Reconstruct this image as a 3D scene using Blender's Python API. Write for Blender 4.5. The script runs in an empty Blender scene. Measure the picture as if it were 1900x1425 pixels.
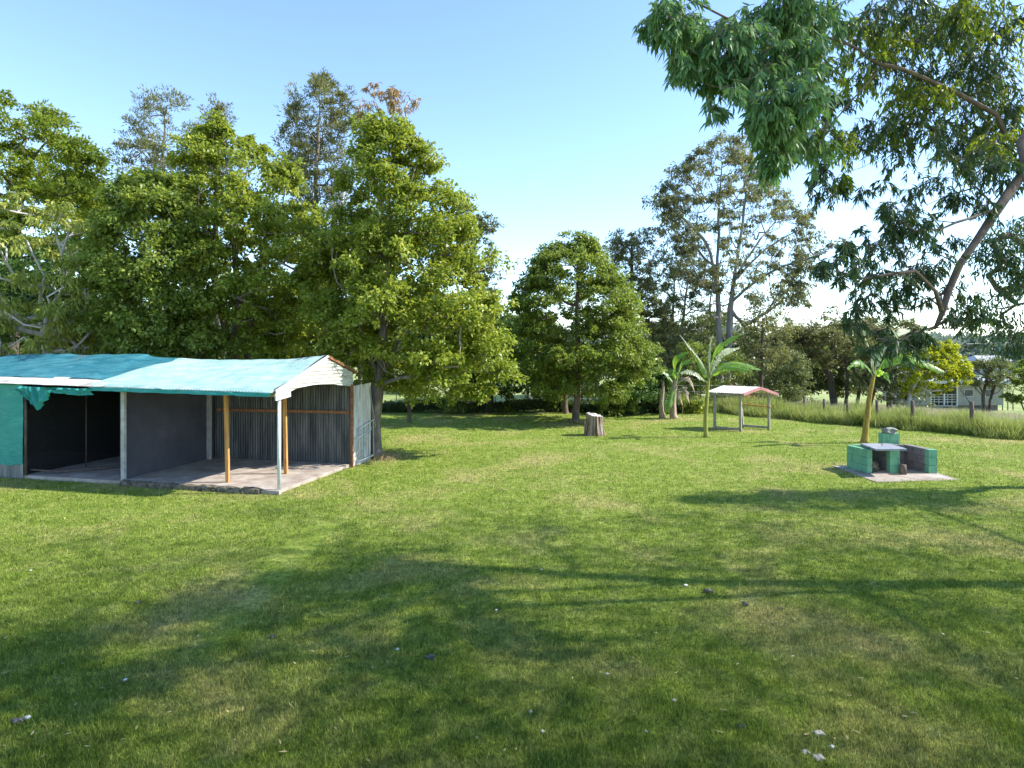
import bpy, math, random
import numpy as np
from mathutils import Vector, noise

SC = bpy.context.scene
COL = SC.collection
# ------------------------------------------------------------------ camera, sky, sun, exposure
F = 1185.0          # focal length in photo pixels (1900 wide)
HOR = 646.0         # horizon row
H = 3.1             # eye height
cd = bpy.data.cameras.new('camera'); cam = bpy.data.objects.new('camera', cd); COL.objects.link(cam)
cam.location = (0, 0, H); cam.rotation_euler = (math.radians(90), 0, 0)
cd.sensor_width = 36; cd.lens = F / 1900 * 36; cd.shift_y = -(712.5 - HOR) / 1900
cd.clip_start = 0.1; cd.clip_end = 3000
SC.camera = cam

SUN_EL = math.radians(40); SUN_AZ = math.radians(1)      # azimuth measured from +X towards +Y
sv = Vector((math.cos(SUN_EL) * math.cos(SUN_AZ), math.cos(SUN_EL) * math.sin(SUN_AZ), math.sin(SUN_EL)))
w = bpy.data.worlds.new('World'); SC.world = w; w.use_nodes = True
nt = w.node_tree; bgn = nt.nodes['Background']
sky = nt.nodes.new('ShaderNodeTexSky'); sky.sky_type = 'NISHITA'; sky.sun_disc = False
sky.sun_elevation = SUN_EL; sky.sun_rotation = math.radians(90) - SUN_AZ
sky.air_density = 0.9; sky.dust_density = 0.0; sky.ozone_density = 2.9; sky.altitude = 0
nt.links.new(sky.outputs[0], bgn.inputs[0]); bgn.inputs[1].default_value = 0.14
sd = bpy.data.lights.new('sun', 'SUN'); sun = bpy.data.objects.new('sun', sd); COL.objects.link(sun)
sd.energy = 3.6; sd.angle = math.radians(0.7); sd.color = (1.0, 0.95, 0.86)
sun.rotation_euler = sv.to_track_quat('Z', 'Y').to_euler(); sun.location = (60, 30, 50)
SC.view_settings.view_transform = 'Standard'; SC.view_settings.look = 'None'
SC.view_settings.exposure = 1.5; SC.view_settings.gamma = 1.0
SC.cycles.max_bounces = 8; SC.cycles.diffuse_bounces = 3; SC.cycles.glossy_bounces = 2
SC.cycles.transmission_bounces = 4; SC.cycles.transparent_max_bounces = 8
SC.cycles.use_denoising = True

rng = np.random.default_rng(7); random.seed(7)

# ------------------------------------------------------------------ helpers
def P(px, py, Y):                       # photo pixel at a known depth -> world point
    return Vector(((px - 950) / F * Y, Y, H + (HOR - py) / F * Y))
def GY(py, z=0.0): return F * (H - z) / (py - HOR)
def G(px, py, z=0.0):                   # photo pixel on the level z -> world point
    Y = GY(py, z); return Vector(((px - 950) / F * Y, Y, z))
def tag(o, label=None, cat=None, group=None, kind=None):
    if label: o['label'] = label
    if cat: o['category'] = cat
    if group: o['group'] = group
    if kind: o['kind'] = kind
    return o
def empty(name, loc, label, cat, group=None, rz=0):
    o = bpy.data.objects.new(name, None); COL.objects.link(o); o.location = loc; o.rotation_euler.z = rz
    o.empty_display_size = 0.2
    return tag(o, label, cat, group)
def link_mesh(name, me, mat, parent=None, smooth=False):
    o = bpy.data.objects.new(name, me); COL.objects.link(o)
    if mat: me.materials.append(mat)
    if parent is not None:
        o.parent = parent
        if getattr(parent, 'rotation_euler', None) is not None and LOCAL[0] is False:
            o.matrix_parent_inverse = mat_inv(parent)
    if smooth: me.shade_smooth()
    return o
LOCAL = [False]                         # False: shapes are given in world coordinates
def mat_inv(p): return mat_world(p).inverted()
def mat_world(p):
    from mathutils import Matrix
    m = Matrix.LocRotScale(p.location, p.rotation_euler, p.scale)
    if p.parent is not None: return mat_world(p.parent) @ p.matrix_parent_inverse @ m
    return m

class MB:
    """collects polygons, builds one mesh object"""
    def __init__(s): s.v = []; s.f = []
    def add(s, vs, fs):
        n = len(s.v); s.v += [tuple(x) for x in vs]; s.f += [tuple(i + n for i in f) for f in fs]; return s
    def box(s, c, size, rz=0, rot=None):
        hx, hy, hz = [q / 2 for q in size]
        pts = [Vector((x, y, z)) for x in (-hx, hx) for y in (-hy, hy) for z in (-hz, hz)]
        if rot is not None: pts = [rot @ p for p in pts]
        if rz:
            ca, sa = math.cos(rz), math.sin(rz); pts = [Vector((p.x * ca - p.y * sa, p.x * sa + p.y * ca, p.z)) for p in pts]
        pts = [p + Vector(c) for p in pts]
        return s.add(pts, [(0, 1, 3, 2), (4, 6, 7, 5), (0, 4, 5, 1), (2, 3, 7, 6), (0, 2, 6, 4), (1, 5, 7, 3)])
    def bar(s, a, b, wx, wy=None, up=Vector((0, 0, 1))):
        a = Vector(a); b = Vector(b); d = (b - a).normalized(); wy = wy or wx
        if abs(d.dot(up)) > 0.97: up = Vector((1, 0, 0))
        x = d.cross(up).normalized(); y = x.cross(d).normalized()
        pts = []
        for p in (a, b):
            for sx, sy in ((-1, -1), (1, -1), (1, 1), (-1, 1)): pts.append(p + x * sx * wx / 2 + y * sy * wy / 2)
        return s.add(pts, [(3, 2, 1, 0), (4, 5, 6, 7), (0, 1, 5, 4), (1, 2, 6, 5), (2, 3, 7, 6), (3, 0, 4, 7)])
    def tube(s, pts, rad, n=6, cap=True):
        pts = [Vector(p) for p in pts]
        if not hasattr(rad, '__len__'): rad = [rad] * len(pts)
        base = len(s.v); prev = None
        for i, p in enumerate(pts):
            d = (pts[min(i + 1, len(pts) - 1)] - pts[max(i - 1, 0)])
            d = d.normalized() if d.length > 1e-9 else Vector((0, 0, 1))
            if prev is None:
                up = Vector((0, 0, 1)) if abs(d.z) < 0.9 else Vector((1, 0, 0)); x = d.cross(up).normalized()
            else:
                x = prev - d * prev.dot(d); x = x.normalized() if x.length > 1e-6 else d.orthogonal().normalized()
            prev = x; y = d.cross(x)
            for k in range(n):
                a = 2 * math.pi * k / n
                s.v.append(tuple(p + (x * math.cos(a) + y * math.sin(a)) * rad[i]))
        for i in range(len(pts) - 1):
            for k in range(n):
                a = base + i * n + k; b = base + i * n + (k + 1) % n
                s.f.append((a, b, b + n, a + n))
        if cap:
            s.f.append(tuple(base + k for k in range(n))[::-1]); e = base + (len(pts) - 1) * n
            s.f.append(tuple(e + k for k in range(n)))
        return s
    def build(s, name, mat, parent=None, smooth=False):
        me = bpy.data.meshes.new(name); me.from_pydata(s.v, [], s.f); me.update()
        return link_mesh(name, me, mat, parent, smooth)

def poly_mesh(name, verts, k, mat, parent=None, faces=None):
    """verts (n*k,3): consecutive k-gons, or an index table 'faces' (m,k)"""
    me = bpy.data.meshes.new(name); verts = np.ascontiguousarray(verts, np.float32)
    if faces is None: faces = np.arange(len(verts), dtype=np.int32).reshape(-1, k)
    nf = len(faces)
    me.vertices.add(len(verts)); me.vertices.foreach_set('co', verts.ravel())
    me.loops.add(nf * k); me.loops.foreach_set('vertex_index', faces.astype(np.int32).ravel())
    me.polygons.add(nf); me.polygons.foreach_set('loop_start', np.arange(0, nf * k, k, dtype=np.int32))
    me.update(calc_edges=True)
    return link_mesh(name, me, mat, parent)

# ------------------------------------------------------------------ materials
def new_mat(name):
    m = bpy.data.materials.new(name); m.use_nodes = True; n = m.node_tree.nodes; l = m.node_tree.links
    return m, n, l, n['Principled BSDF'], n['Material Output']
def ramp(n, stops):
    r = n.new('ShaderNodeValToRGB'); e = r.color_ramp.elements
    while len(e) < len(stops): e.new(0.5)
    for i, (p, c) in enumerate(stops): e[i].position = p; e[i].color = (*c, 1) if len(c) == 3 else c
    return r
def noise_node(n, l, scale, detail=4, rough=0.6, vec=None, dist=0):
    t = n.new('ShaderNodeTexNoise'); t.inputs['Scale'].default_value = scale; t.inputs['Detail'].default_value = detail
    t.inputs['Roughness'].default_value = rough; t.inputs['Distortion'].default_value = dist
    if vec: l.new(vec, t.inputs['Vector'])
    return t
def mixc(n, l, a, b, fac, mode='MIX'):
    m = n.new('ShaderNodeMix'); m.data_type = 'RGBA'; m.blend_type = mode
    for sock, val in ((m.inputs[0], fac), (m.inputs[6], a), (m.inputs[7], b)):
        if hasattr(val, 'links'): l.new(val, sock)
        elif isinstance(val, (int, float)): sock.default_value = val
        else: sock.default_value = (*val, 1)
    return m.outputs[2]
def geo_pos(n):
    g = n.new('ShaderNodeNewGeometry'); return g.outputs['Position']
def mat_noise(name, stops, scale=6, rough=0.8, bump=0.2, detail=6, stretch=None, spec=0.3, bscale=None, metal=0):
    m, n, l, p, out = new_mat(name)
    vec = geo_pos(n)
    if stretch:
        mp = n.new('ShaderNodeMapping'); mp.inputs['Scale'].default_value = stretch; l.new(vec, mp.inputs[0]); vec = mp.outputs[0]
    t = noise_node(n, l, scale, detail, 0.65, vec)
    r = ramp(n, stops); l.new(t.outputs[0], r.inputs[0]); l.new(r.outputs[0], p.inputs['Base Color'])
    p.inputs['Roughness'].default_value = rough; p.inputs['Specular IOR Level'].default_value = spec
    p.inputs['Metallic'].default_value = metal
    if bump:
        t2 = noise_node(n, l, bscale or scale * 4, 5, 0.7, vec)
        b = n.new('ShaderNodeBump'); b.inputs['Strength'].default_value = bump; b.inputs['Distance'].default_value = 0.02
        l.new(t2.outputs[0], b.inputs['Height']); l.new(b.outputs[0], p.inputs['Normal'])
    return m
def leaf_mat(name, cols, trans, tfac=0.45, rough=0.5, spec=0.35, nscale=0.8):
    m, n, l, p, out = new_mat(name)
    g = n.new('ShaderNodeNewGeometry')
    r = ramp(n, [(i / (len(cols) - 1), c) for i, c in enumerate(cols)])
    t = noise_node(n, l, nscale, 2, 0.5, g.outputs['Position'])
    ma = n.new('ShaderNodeMath'); ma.operation = 'MULTIPLY_ADD'; ma.inputs[1].default_value = 0.62
    l.new(g.outputs['Random Per Island'], ma.inputs[0])
    m2 = n.new('ShaderNodeMath'); m2.operation = 'MULTIPLY_ADD'; m2.inputs[1].default_value = 0.9; m2.inputs[2].default_value = -0.26
    l.new(t.outputs[0], m2.inputs[0]); l.new(m2.outputs[0], ma.inputs[2])
    l.new(ma.outputs[0], r.inputs[0]); l.new(r.outputs[0], p.inputs['Base Color'])
    p.inputs['Roughness'].default_value = rough; p.inputs['Specular IOR Level'].default_value = spec
    tr = n.new('ShaderNodeBsdfTranslucent')
    tc = mixc(n, l, r.outputs[0], trans, 0.6); l.new(tc, tr.inputs[0])
    mx = n.new('ShaderNodeMixShader'); mx.inputs[0].default_value = tfac
    l.new(p.outputs[0], mx.inputs[1]); l.new(tr.outputs[0], mx.inputs[2]); l.new(mx.outputs[0], out.inputs[0])
    return m

def lawn_colour(n, l):
    pos = geo_pos(n)
    big = noise_node(n, l, 0.45, 3, 0.55, pos, 0.4); mid = noise_node(n, l, 2.6, 4, 0.6, pos); fine = noise_node(n, l, 30, 3, 0.7, pos)
    r1 = ramp(n, [(0.3, (0.150, 0.215, 0.030)), (0.5, (0.2, 0.265, 0.045)), (0.68, (0.27, 0.315, 0.08))]); l.new(mid.outputs[0], r1.inputs[0])
    r2 = ramp(n, [(0.50, (0, 0, 0)), (0.72, (1, 1, 1))]); l.new(big.outputs[0], r2.inputs[0])
    c = mixc(n, l, r1.outputs[0], (0.36, 0.33, 0.13), r2.outputs[0])
    m3 = noise_node(n, l, 8, 4, 0.7, pos); r4 = ramp(n, [(0.35, (0.62, 0.68, 0.6)), (0.62, (1.25, 1.2, 1.2))]); l.new(m3.outputs[0], r4.inputs[0]); c = mixc(n, l, c, r4.outputs[0], 1.0, 'MULTIPLY')
    r3 = ramp(n, [(0.32, (0.4, 0.42, 0.4)), (0.68, (1.45, 1.42, 1.4))]); l.new(fine.outputs[0], r3.inputs[0])
    return mixc(n, l, c, r3.outputs[0], 0.8, 'MULTIPLY'), pos
def mat_lawn():
    m, n, l, p, out = new_mat('lawn_soil'); c, pos = lawn_colour(n, l)
    l.new(c, p.inputs['Base Color']); p.inputs['Roughness'].default_value = 0.95; p.inputs['Specular IOR Level'].default_value = 0.1
    t = noise_node(n, l, 45, 4, 0.7, pos); b = n.new('ShaderNodeBump'); b.inputs['Strength'].default_value = 0.8; b.inputs['Distance'].default_value = 0.03
    l.new(t.outputs[0], b.inputs['Height']); l.new(b.outputs[0], p.inputs['Normal']); return m
def mat_blade():
    m, n, l, p, out = new_mat('grass_blade'); c, pos = lawn_colour(n, l)
    g = n.new('ShaderNodeNewGeometry')
    r = ramp(n, [(0, (0.38, 0.46, 0.4)), (0.5, (0.95, 1.0, 0.9)), (0.85, (1.6, 1.5, 1.4)), (1, (2.7, 2.2, 2.5))]); l.new(g.outputs['Random Per Island'], r.inputs[0])
    c = mixc(n, l, c, r.outputs[0], 1.0, 'MULTIPLY')
    l.new(c, p.inputs['Base Color']); p.inputs['Roughness'].default_value = 0.6; p.inputs['Specular IOR Level'].default_value = 0.25
    tr = n.new('ShaderNodeBsdfTranslucent'); l.new(c, tr.inputs[0])
    mx = n.new('ShaderNodeMixShader'); mx.inputs[0].default_value = 0.4
    l.new(p.outputs[0], mx.inputs[1]); l.new(tr.outputs[0], mx.inputs[2]); l.new(mx.outputs[0], out.inputs[0]); return m

M = {}
M['lawn'] = mat_lawn(); M['blade'] = mat_blade()
M['paddock'] = mat_noise('paddock', [(0.3, (0.14, 0.2, 0.05)), (0.5, (0.25, 0.3, 0.09)), (0.7, (0.36, 0.35, 0.17))], 0.35, 0.95, 0.5, bscale=8)
M['hill'] = mat_noise('hill', [(0.3, (0.08, 0.12, 0.07)), (0.7, (0.2, 0.24, 0.15))], 0.05, 0.95, 0)
M['bark_grey'] = mat_noise('bark_grey', [(0.3, (0.09, 0.075, 0.06)), (0.55, (0.2, 0.17, 0.14)), (0.75, (0.34, 0.31, 0.27))], 9, 0.9, 0.9, stretch=(1, 1, .25))
M['bark_pale'] = mat_noise('bark_pale', [(0.3, (0.2, 0.18, 0.16)), (0.5, (0.42, 0.39, 0.36)), (0.75, (0.6, 0.57, 0.53))], 5, 0.85, 0.4, stretch=(1, 1, .4))
M['bark_gum'] = mat_noise('bark_gum', [(0.3, (0.1, 0.09, 0.085)), (0.5, (0.22, 0.205, 0.2)), (0.75, (0.38, 0.36, 0.35))], 3, 0.85, 0.3, stretch=(1, 1, .25))
M['bark_dark'] = mat_noise('bark_dark', [(0.3, (0.035, 0.028, 0.022)), (0.7, (0.13, 0.1, 0.08))], 8, 0.95, 0.8, stretch=(1, 1, .3))
M['bark_brown'] = mat_noise('bark_brown', [(0.3, (0.07, 0.05, 0.042)), (0.7, (0.24, 0.18, 0.145))], 8, 0.95, 0.8, stretch=(1, 1, .3))
L_ = leaf_mat
M['leaf_bright'] = L_('leaf_bright', [(0.05, 0.085, 0.014), (0.13, 0.19, 0.024), (0.28, 0.34, 0.045), (0.48, 0.5, 0.11)], (0.5, 0.56, 0.05), 0.4, 0.42, 0.42)
M['leaf_mid'] = L_('leaf_mid', [(0.04, 0.075, 0.016), (0.105, 0.165, 0.026), (0.22, 0.28, 0.045), (0.38, 0.42, 0.1)], (0.4, 0.5, 0.06), 0.38, 0.42, 0.42)
M['leaf_dark'] = L_('leaf_dark', [(0.034, 0.078, 0.022), (0.059, 0.125, 0.028), (0.118, 0.187, 0.042)], (0.168, 0.281, 0.042), 0.3)
M['leaf_fern'] = L_('leaf_fern', [(0.036, 0.078, 0.010), (0.090, 0.156, 0.014), (0.192, 0.240, 0.024), (0.312, 0.324, 0.030)], (0.360, 0.432, 0.024), 0.4)
M['leaf_olive'] = L_('leaf_olive', [(0.076, 0.094, 0.042), (0.143, 0.156, 0.064), (0.253, 0.234, 0.084)], (0.337, 0.343, 0.084), 0.35)
M['leaf_gum'] = L_('leaf_gum', [(0.054, 0.078, 0.036), (0.108, 0.138, 0.054), (0.204, 0.228, 0.084)], (0.288, 0.324, 0.072), 0.35, 0.4)
M['leaf_yellow'] = L_('leaf_yellow', [(0.13, 0.19, 0.02), (0.3, 0.35, 0.02), (0.5, 0.5, 0.03)], (0.6, 0.62, 0.03), 0.45)
M['leaf_droop'] = L_('leaf_droop', [(0.048, 0.084, 0.018), (0.144, 0.192, 0.030), (0.312, 0.336, 0.060), (0.540, 0.504, 0.120)], (0.504, 0.552, 0.072), 0.35)
M['leaf_near_dark'] = L_('leaf_near_dark', [(0.02, 0.045, 0.018), (0.04, 0.085, 0.025), (0.09, 0.14, 0.045)], (0.14, 0.24, 0.03), 0.22, 0.4, 0.45, 1.5)
M['leaf_brown'] = L_('leaf_brown', [(0.140, 0.130, 0.047), (0.281, 0.195, 0.070), (0.421, 0.247, 0.094)], (0.421, 0.260, 0.094), 0.35)
M['leaf_near'] = L_('leaf_near', [(0.045, 0.12, 0.045), (0.11, 0.23, 0.085), (0.27, 0.38, 0.2)], (0.24, 0.42, 0.05), 0.34, 0.5, 0.4, 1.5)
M['leaf_near_yellow'] = L_('leaf_near_yellow', [(0.042, 0.111, 0.018), (0.098, 0.182, 0.023), (0.225, 0.286, 0.035)], (0.590, 0.650, 0.023), 0.5, 0.4, 0.4, 1.5)
M['leaf_banana'] = L_('leaf_banana', [(0.07, 0.2, 0.025), (0.12, 0.28, 0.03), (0.25, 0.4, 0.06)], (0.4, 0.62, 0.04), 0.5, 0.35, 0.5, 3)
M['leaf_banana_pale'] = L_('leaf_banana_pale', [(0.25, 0.33, 0.2), (0.4, 0.46, 0.28), (0.55, 0.55, 0.4)], (0.5, 0.6, 0.3), 0.45, 0.4, 0.4, 3)
M['hedge_mat'] = L_('hedge_leaf', [(0.03, 0.055, 0.02), (0.07, 0.11, 0.03), (0.14, 0.18, 0.06)], (0.14, 0.2, 0.04), 0.3)
M['tall_grass'] = L_('tall_grass', [(0.09, 0.14, 0.03), (0.19, 0.26, 0.05), (0.38, 0.41, 0.13), (0.6, 0.55, 0.3)], (0.45, 0.5, 0.12), 0.4, 0.6, 0.2)
M['seed_grass'] = L_('seed_grass', [(0.25, 0.3, 0.1), (0.42, 0.38, 0.22), (0.6, 0.5, 0.42)], (0.55, 0.48, 0.3), 0.4, 0.7, 0.15)
M['distant'] = L_('hazed_leaf', [(0.14, 0.18, 0.13), (0.22, 0.27, 0.19), (0.33, 0.37, 0.28)], (0.25, 0.3, 0.2), 0.25, nscale=0.05)  # haze is put into the leaf colour, paled towards grey
M['concrete'] = mat_noise('concrete', [(0.3, (0.22, 0.17, 0.135)), (0.5, (0.34, 0.285, 0.24)), (0.7, (0.47, 0.42, 0.37))], 2.5, 0.85, 0.3)
M['rough_stone'] = mat_noise('rough_stone', [(0.35, (0.05, 0.042, 0.03)), (0.5, (0.13, 0.11, 0.08)), (0.75, (0.3, 0.26, 0.2))], 9, 0.95, 0.9)
M['steel_paint'] = mat_noise('steel_paint', [(0.3, (0.5, 0.52, 0.52)), (0.7, (0.72, 0.73, 0.72))], 5, 0.5, 0.1)
M['steel_dull'] = mat_noise('steel_dull', [(0.3, (0.25, 0.24, 0.22)), (0.7, (0.48, 0.47, 0.44))], 6, 0.6, 0.2)
M['timber'] = mat_noise('timber', [(0.25, (0.2, 0.1, 0.05)), (0.45, (0.42, 0.2, 0.055)), (0.7, (0.58, 0.34, 0.12))], 4, 0.7, 0.2, stretch=(6, 6, .6))
M['timber_beam'] = mat_noise('timber_beam', [(0.3, (0.34, 0.29, 0.13)), (0.7, (0.52, 0.46, 0.22))], 3, 0.75, 0.2)
M['timber_grey'] = mat_noise('timber_grey', [(0.3, (0.16, 0.14, 0.11)), (0.7, (0.42, 0.39, 0.34))], 8, 0.9, 0.5, stretch=(2, 2, .4))
M['post_dark'] = mat_noise('post_dark', [(0.3, (0.07, 0.05, 0.04)), (0.7, (0.2, 0.15, 0.12))], 10, 0.95, 0.6, stretch=(2, 2, .4))
M['rust'] = mat_noise('rust', [(0.3, (0.14, 0.055, 0.025)), (0.7, (0.36, 0.17, 0.08))], 12, 0.9, 0.4)
M['white_iron'] = mat_noise('white_iron', [(0.3, (0.26, 0.24, 0.19)), (0.44, (0.5, 0.49, 0.44)), (0.7, (0.62, 0.61, 0.57))], 2.5, 0.55, 0.1, stretch=(1, 1, 2))
M['galv_shaded'] = mat_noise('galvanised_shaded', [(0.3, (0.03, 0.032, 0.036)), (0.5, (0.075, 0.078, 0.08)), (0.7, (0.16, 0.16, 0.15))], 1.6, 0.5, 0.1, stretch=(4, 4, .5), metal=0.3)  # darker copy of the iron, with the shed's interior shade in its colour
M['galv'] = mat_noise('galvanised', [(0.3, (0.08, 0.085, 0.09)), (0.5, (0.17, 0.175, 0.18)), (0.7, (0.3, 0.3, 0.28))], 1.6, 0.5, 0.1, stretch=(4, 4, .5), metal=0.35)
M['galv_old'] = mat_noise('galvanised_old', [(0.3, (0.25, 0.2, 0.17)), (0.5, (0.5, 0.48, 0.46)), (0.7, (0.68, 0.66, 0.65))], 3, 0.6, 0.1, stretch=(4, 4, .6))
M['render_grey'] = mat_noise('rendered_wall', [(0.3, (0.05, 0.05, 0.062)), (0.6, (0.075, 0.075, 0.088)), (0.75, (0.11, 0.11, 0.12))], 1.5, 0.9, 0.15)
def cloth_mat(name, base, alt, sheen=0.3):
    m, n, l, p, out = new_mat(name); pos = geo_pos(n)
    mp = n.new('ShaderNodeMapping'); mp.inputs['Scale'].default_value = (1.2, 3, 3); l.new(pos, mp.inputs[0])
    t = noise_node(n, l, 1.3, 6, 0.7, mp.outputs[0], 0.6); r = ramp(n, [(0.35, base), (0.55, [(a + b) / 2 for a, b in zip(base, alt)]), (0.68, alt)])
    l.new(t.outputs[0], r.inputs[0])
    t3 = noise_node(n, l, 26, 3, 0.8, pos); r3 = ramp(n, [(0.72, (1, 1, 1)), (0.78, (0.35, 0.3, 0.25))]); l.new(t3.outputs[0], r3.inputs[0])
    c = mixc(n, l, r.outputs[0], r3.outputs[0], 1.0, 'MULTIPLY')
    l.new(c, p.inputs['Base Color']); p.inputs['Roughness'].default_value = 0.5; p.inputs['Specular IOR Level'].default_value = sheen
    t2 = noise_node(n, l, 4, 4, 0.6, mp.outputs[0], 1.0); b = n.new('ShaderNodeBump'); b.inputs['Strength'].default_value = 0.5; b.inputs['Distance'].default_value = 0.05
    l.new(t2.outputs[0], b.inputs['Height']); l.new(b.outputs[0], p.inputs['Normal'])
    return m
M['cloth_aqua'] = cloth_mat('cloth_aqua', (0.25, 0.44, 0.4), (0.5, 0.58, 0.54), 0.4)
M['cloth_blue_shaded'] = cloth_mat('cloth_blue_shaded', (0.012, 0.12, 0.16), (0.07, 0.24, 0.28), 0.4)  # bluer sheet, with tree shade darkened into its colour
M['cloth_teal'] = cloth_mat('cloth_teal', (0.02, 0.22, 0.185), (0.05, 0.31, 0.26), 0.2)
def net_mat():
    m, n, l, p, out = new_mat('black_net'); p.inputs['Base Color'].default_value = (0.012, 0.012, 0.012, 1); p.inputs['Roughness'].default_value = 0.9
    tr = n.new('ShaderNodeBsdfTransparent'); mx = n.new('ShaderNodeMixShader')
    t = noise_node(n, l, 260, 1, 0.5, geo_pos(n)); r = ramp(n, [(0.36, (0, 0, 0)), (0.39, (1, 1, 1))]); l.new(t.outputs[0], r.inputs[0])
    l.new(r.outputs[0], mx.inputs[0]); l.new(tr.outputs[0], mx.inputs[1]); l.new(p.outputs[0], mx.inputs[2]); l.new(mx.outputs[0], out.inputs[0]); return m
M['net'] = net_mat()
def block_mat(name, base, dark):
    m, n, l, p, out = new_mat(name)
    t = noise_node(n, l, 5, 6, 0.7, geo_pos(n)); r = ramp(n, [(0.3, dark), (0.45, base), (0.7, [min(1, c * 1.2) for c in base])])
    l.new(t.outputs[0], r.inputs[0]); l.new(r.outputs[0], p.inputs['Base Color']); p.inputs['Roughness'].default_value = 0.75
    t2 = noise_node(n, l, 60, 4, 0.7, geo_pos(n)); b = n.new('ShaderNodeBump'); b.inputs['Strength'].default_value = 0.4; b.inputs['Distance'].default_value = 0.01
    l.new(t2.outputs[0], b.inputs['Height']); l.new(b.outputs[0], p.inputs['Normal']); return m
M['block_green'] = block_mat('block_green', (0.13, 0.33, 0.19), (0.06, 0.2, 0.115))
M['block_sooty'] = block_mat('block_sooty', (0.17, 0.145, 0.135), (0.035, 0.03, 0.03))
M['stone'] = block_mat('stone', (0.2, 0.21, 0.19), (0.1, 0.11, 0.1))
M['lid'] = mat_noise('lid', [(0.3, (0.16, 0.165, 0.19)), (0.7, (0.36, 0.37, 0.4))], 7, 0.5, 0.2)
M['pink'] = mat_noise('pink', [(0.3, (0.42, 0.16, 0.17)), (0.7, (0.58, 0.27, 0.27))], 4, 0.6, 0.1)
M['roof_white'] = mat_noise('roof_white', [(0.3, (0.5, 0.44, 0.42)), (0.7, (0.78, 0.76, 0.74))], 4, 0.5, 0.1)
M['stump'] = mat_noise('stump', [(0.25, (0.05, 0.03, 0.02)), (0.44, (0.17, 0.1, 0.055)), (0.55, (0.33, 0.26, 0.2)), (0.75, (0.46, 0.42, 0.37))], 5, 0.95, 1.0, stretch=(2.5, 2.5, .3))
M['stump_top'] = mat_noise('stump_top', [(0.3, (0.3, 0.26, 0.22)), (0.7, (0.6, 0.56, 0.5))], 8, 0.95, 0.5)
M['banana_stem'] = mat_noise('banana_stem', [(0.3, (0.13, 0.12, 0.035)), (0.5, (0.26, 0.26, 0.05)), (0.7, (0.45, 0.42, 0.12))], 4, 0.6, 0.3, stretch=(3, 3, .4))
M['banana_stem_yellow'] = mat_noise('banana_stem_yellow', [(0.3, (0.13, 0.07, 0.02)), (0.5, (0.3, 0.2, 0.035)), (0.72, (0.42, 0.37, 0.09))], 4, 0.6, 0.3, stretch=(3, 3, .4))
M['dead_leaf'] = mat_noise('dead_leaf', [(0.3, (0.2, 0.13, 0.09)), (0.7, (0.52, 0.4, 0.3))], 6, 0.9, 0.5, stretch=(3, 3, .5))
M['house_wall'] = mat_noise('house_wall', [(0.3, (0.24, 0.23, 0.21)), (0.7, (0.33, 0.32, 0.29))], 1, 0.8, 0)
M['house_dark'] = mat_noise('house_dark', [(0.3, (0.05, 0.05, 0.055)), (0.7, (0.14, 0.13, 0.13))], 2, 0.6, 0)
M['house_roof'] = mat_noise('house_roof', [(0.3, (0.34, 0.34, 0.35)), (0.7, (0.46, 0.46, 0.46))], 1, 0.5, 0)
M['white_petal'] = mat_noise('white_petal', [(0.3, (0.5, 0.5, 0.45)), (0.7, (0.66, 0.66, 0.6))], 20, 0.7, 0)
M['clod'] = mat_noise('clod', [(0.3, (0.05, 0.045, 0.05)), (0.7, (0.15, 0.14, 0.15))], 30, 0.95, 0.5)
M['pale_clod'] = mat_noise('pale_clod', [(0.3, (0.3, 0.28, 0.25)), (0.7, (0.5, 0.47, 0.43))], 30, 0.95, 0.5)
M['straw'] = L_('straw', [(0.3, 0.22, 0.1), (0.5, 0.4, 0.2), (0.62, 0.52, 0.3)], (0.5, 0.4, 0.2), 0.3)
M['green_pole'] = mat_noise('green_pole', [(0.3, (0.1, 0.22, 0.2)), (0.7, (0.15, 0.3, 0.27))], 4, 0.7, 0)
M['blue_paint'] = mat_noise('blue_paint', [(0.3, (0.08, 0.1, 0.35)), (0.7, (0.15, 0.18, 0.5))], 4, 0.7, 0)

# ------------------------------------------------------------------ ground
FA = Vector((11.2, 28.2)); FB = Vector((17.4, 20.9))            # fence line, right side
fd = (FB - FA).normalized(); fn = Vector((-fd.y, fd.x))          # fn points away from the lawn
if fn.x < 0: fn = -fn
def fence_dist(x, y): return (x - FA.x) * fn.x + (y - FA.y) * fn.y
def ground_z(x, y):
    z = 0.0
    d = fence_dist(x, y) - 1.5
    if d > 0 and x > 6:
        k = min(1, (x - 6) / 6)
        z -= k * min(d * 0.07, 3.4)
    r = math.hypot(x, y)
    if r > 170: z += min((r - 170) * 0.012, 4)
    if r < 60: z += 0.03 * math.sin(x * 0.7 + 1) * math.sin(y * 0.5) * (0 if (r < 20 and x < -3) else 1)
    return z
def axis(a, b, s0):
    out = [0.0]; s = s0
    while out[-1] < b: out.append(out[-1] + s); s *= (1.0 if out[-1] < 45 else 1.16)
    neg = [0.0]; s = s0
    while neg[-1] > a: neg.append(neg[-1] - s); s *= (1.0 if neg[-1] > -45 else 1.16)
    return np.array(sorted(set(neg[1:] + out)))
xs = axis(-900, 900, 1.0); ys = axis(-40, 1600, 1.0)
V = np.array([(x, y, ground_z(x, y)) for y in ys for x in xs]); nx = len(xs); ny = len(ys)
ii = np.arange((nx - 1) * (ny - 1)); a = (ii // (nx - 1)) * nx + ii % (nx - 1)
FC = np.stack([a, a + 1, a + nx + 1, a + nx], 1)
g = poly_mesh('ground', V, 4, M['lawn'], None, FC); g.data.materials.append(M['paddock']); g.data.materials.append(M['hill'])
mi = np.zeros(len(FC), np.int32); ctr = V[FC].mean(1)
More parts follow.
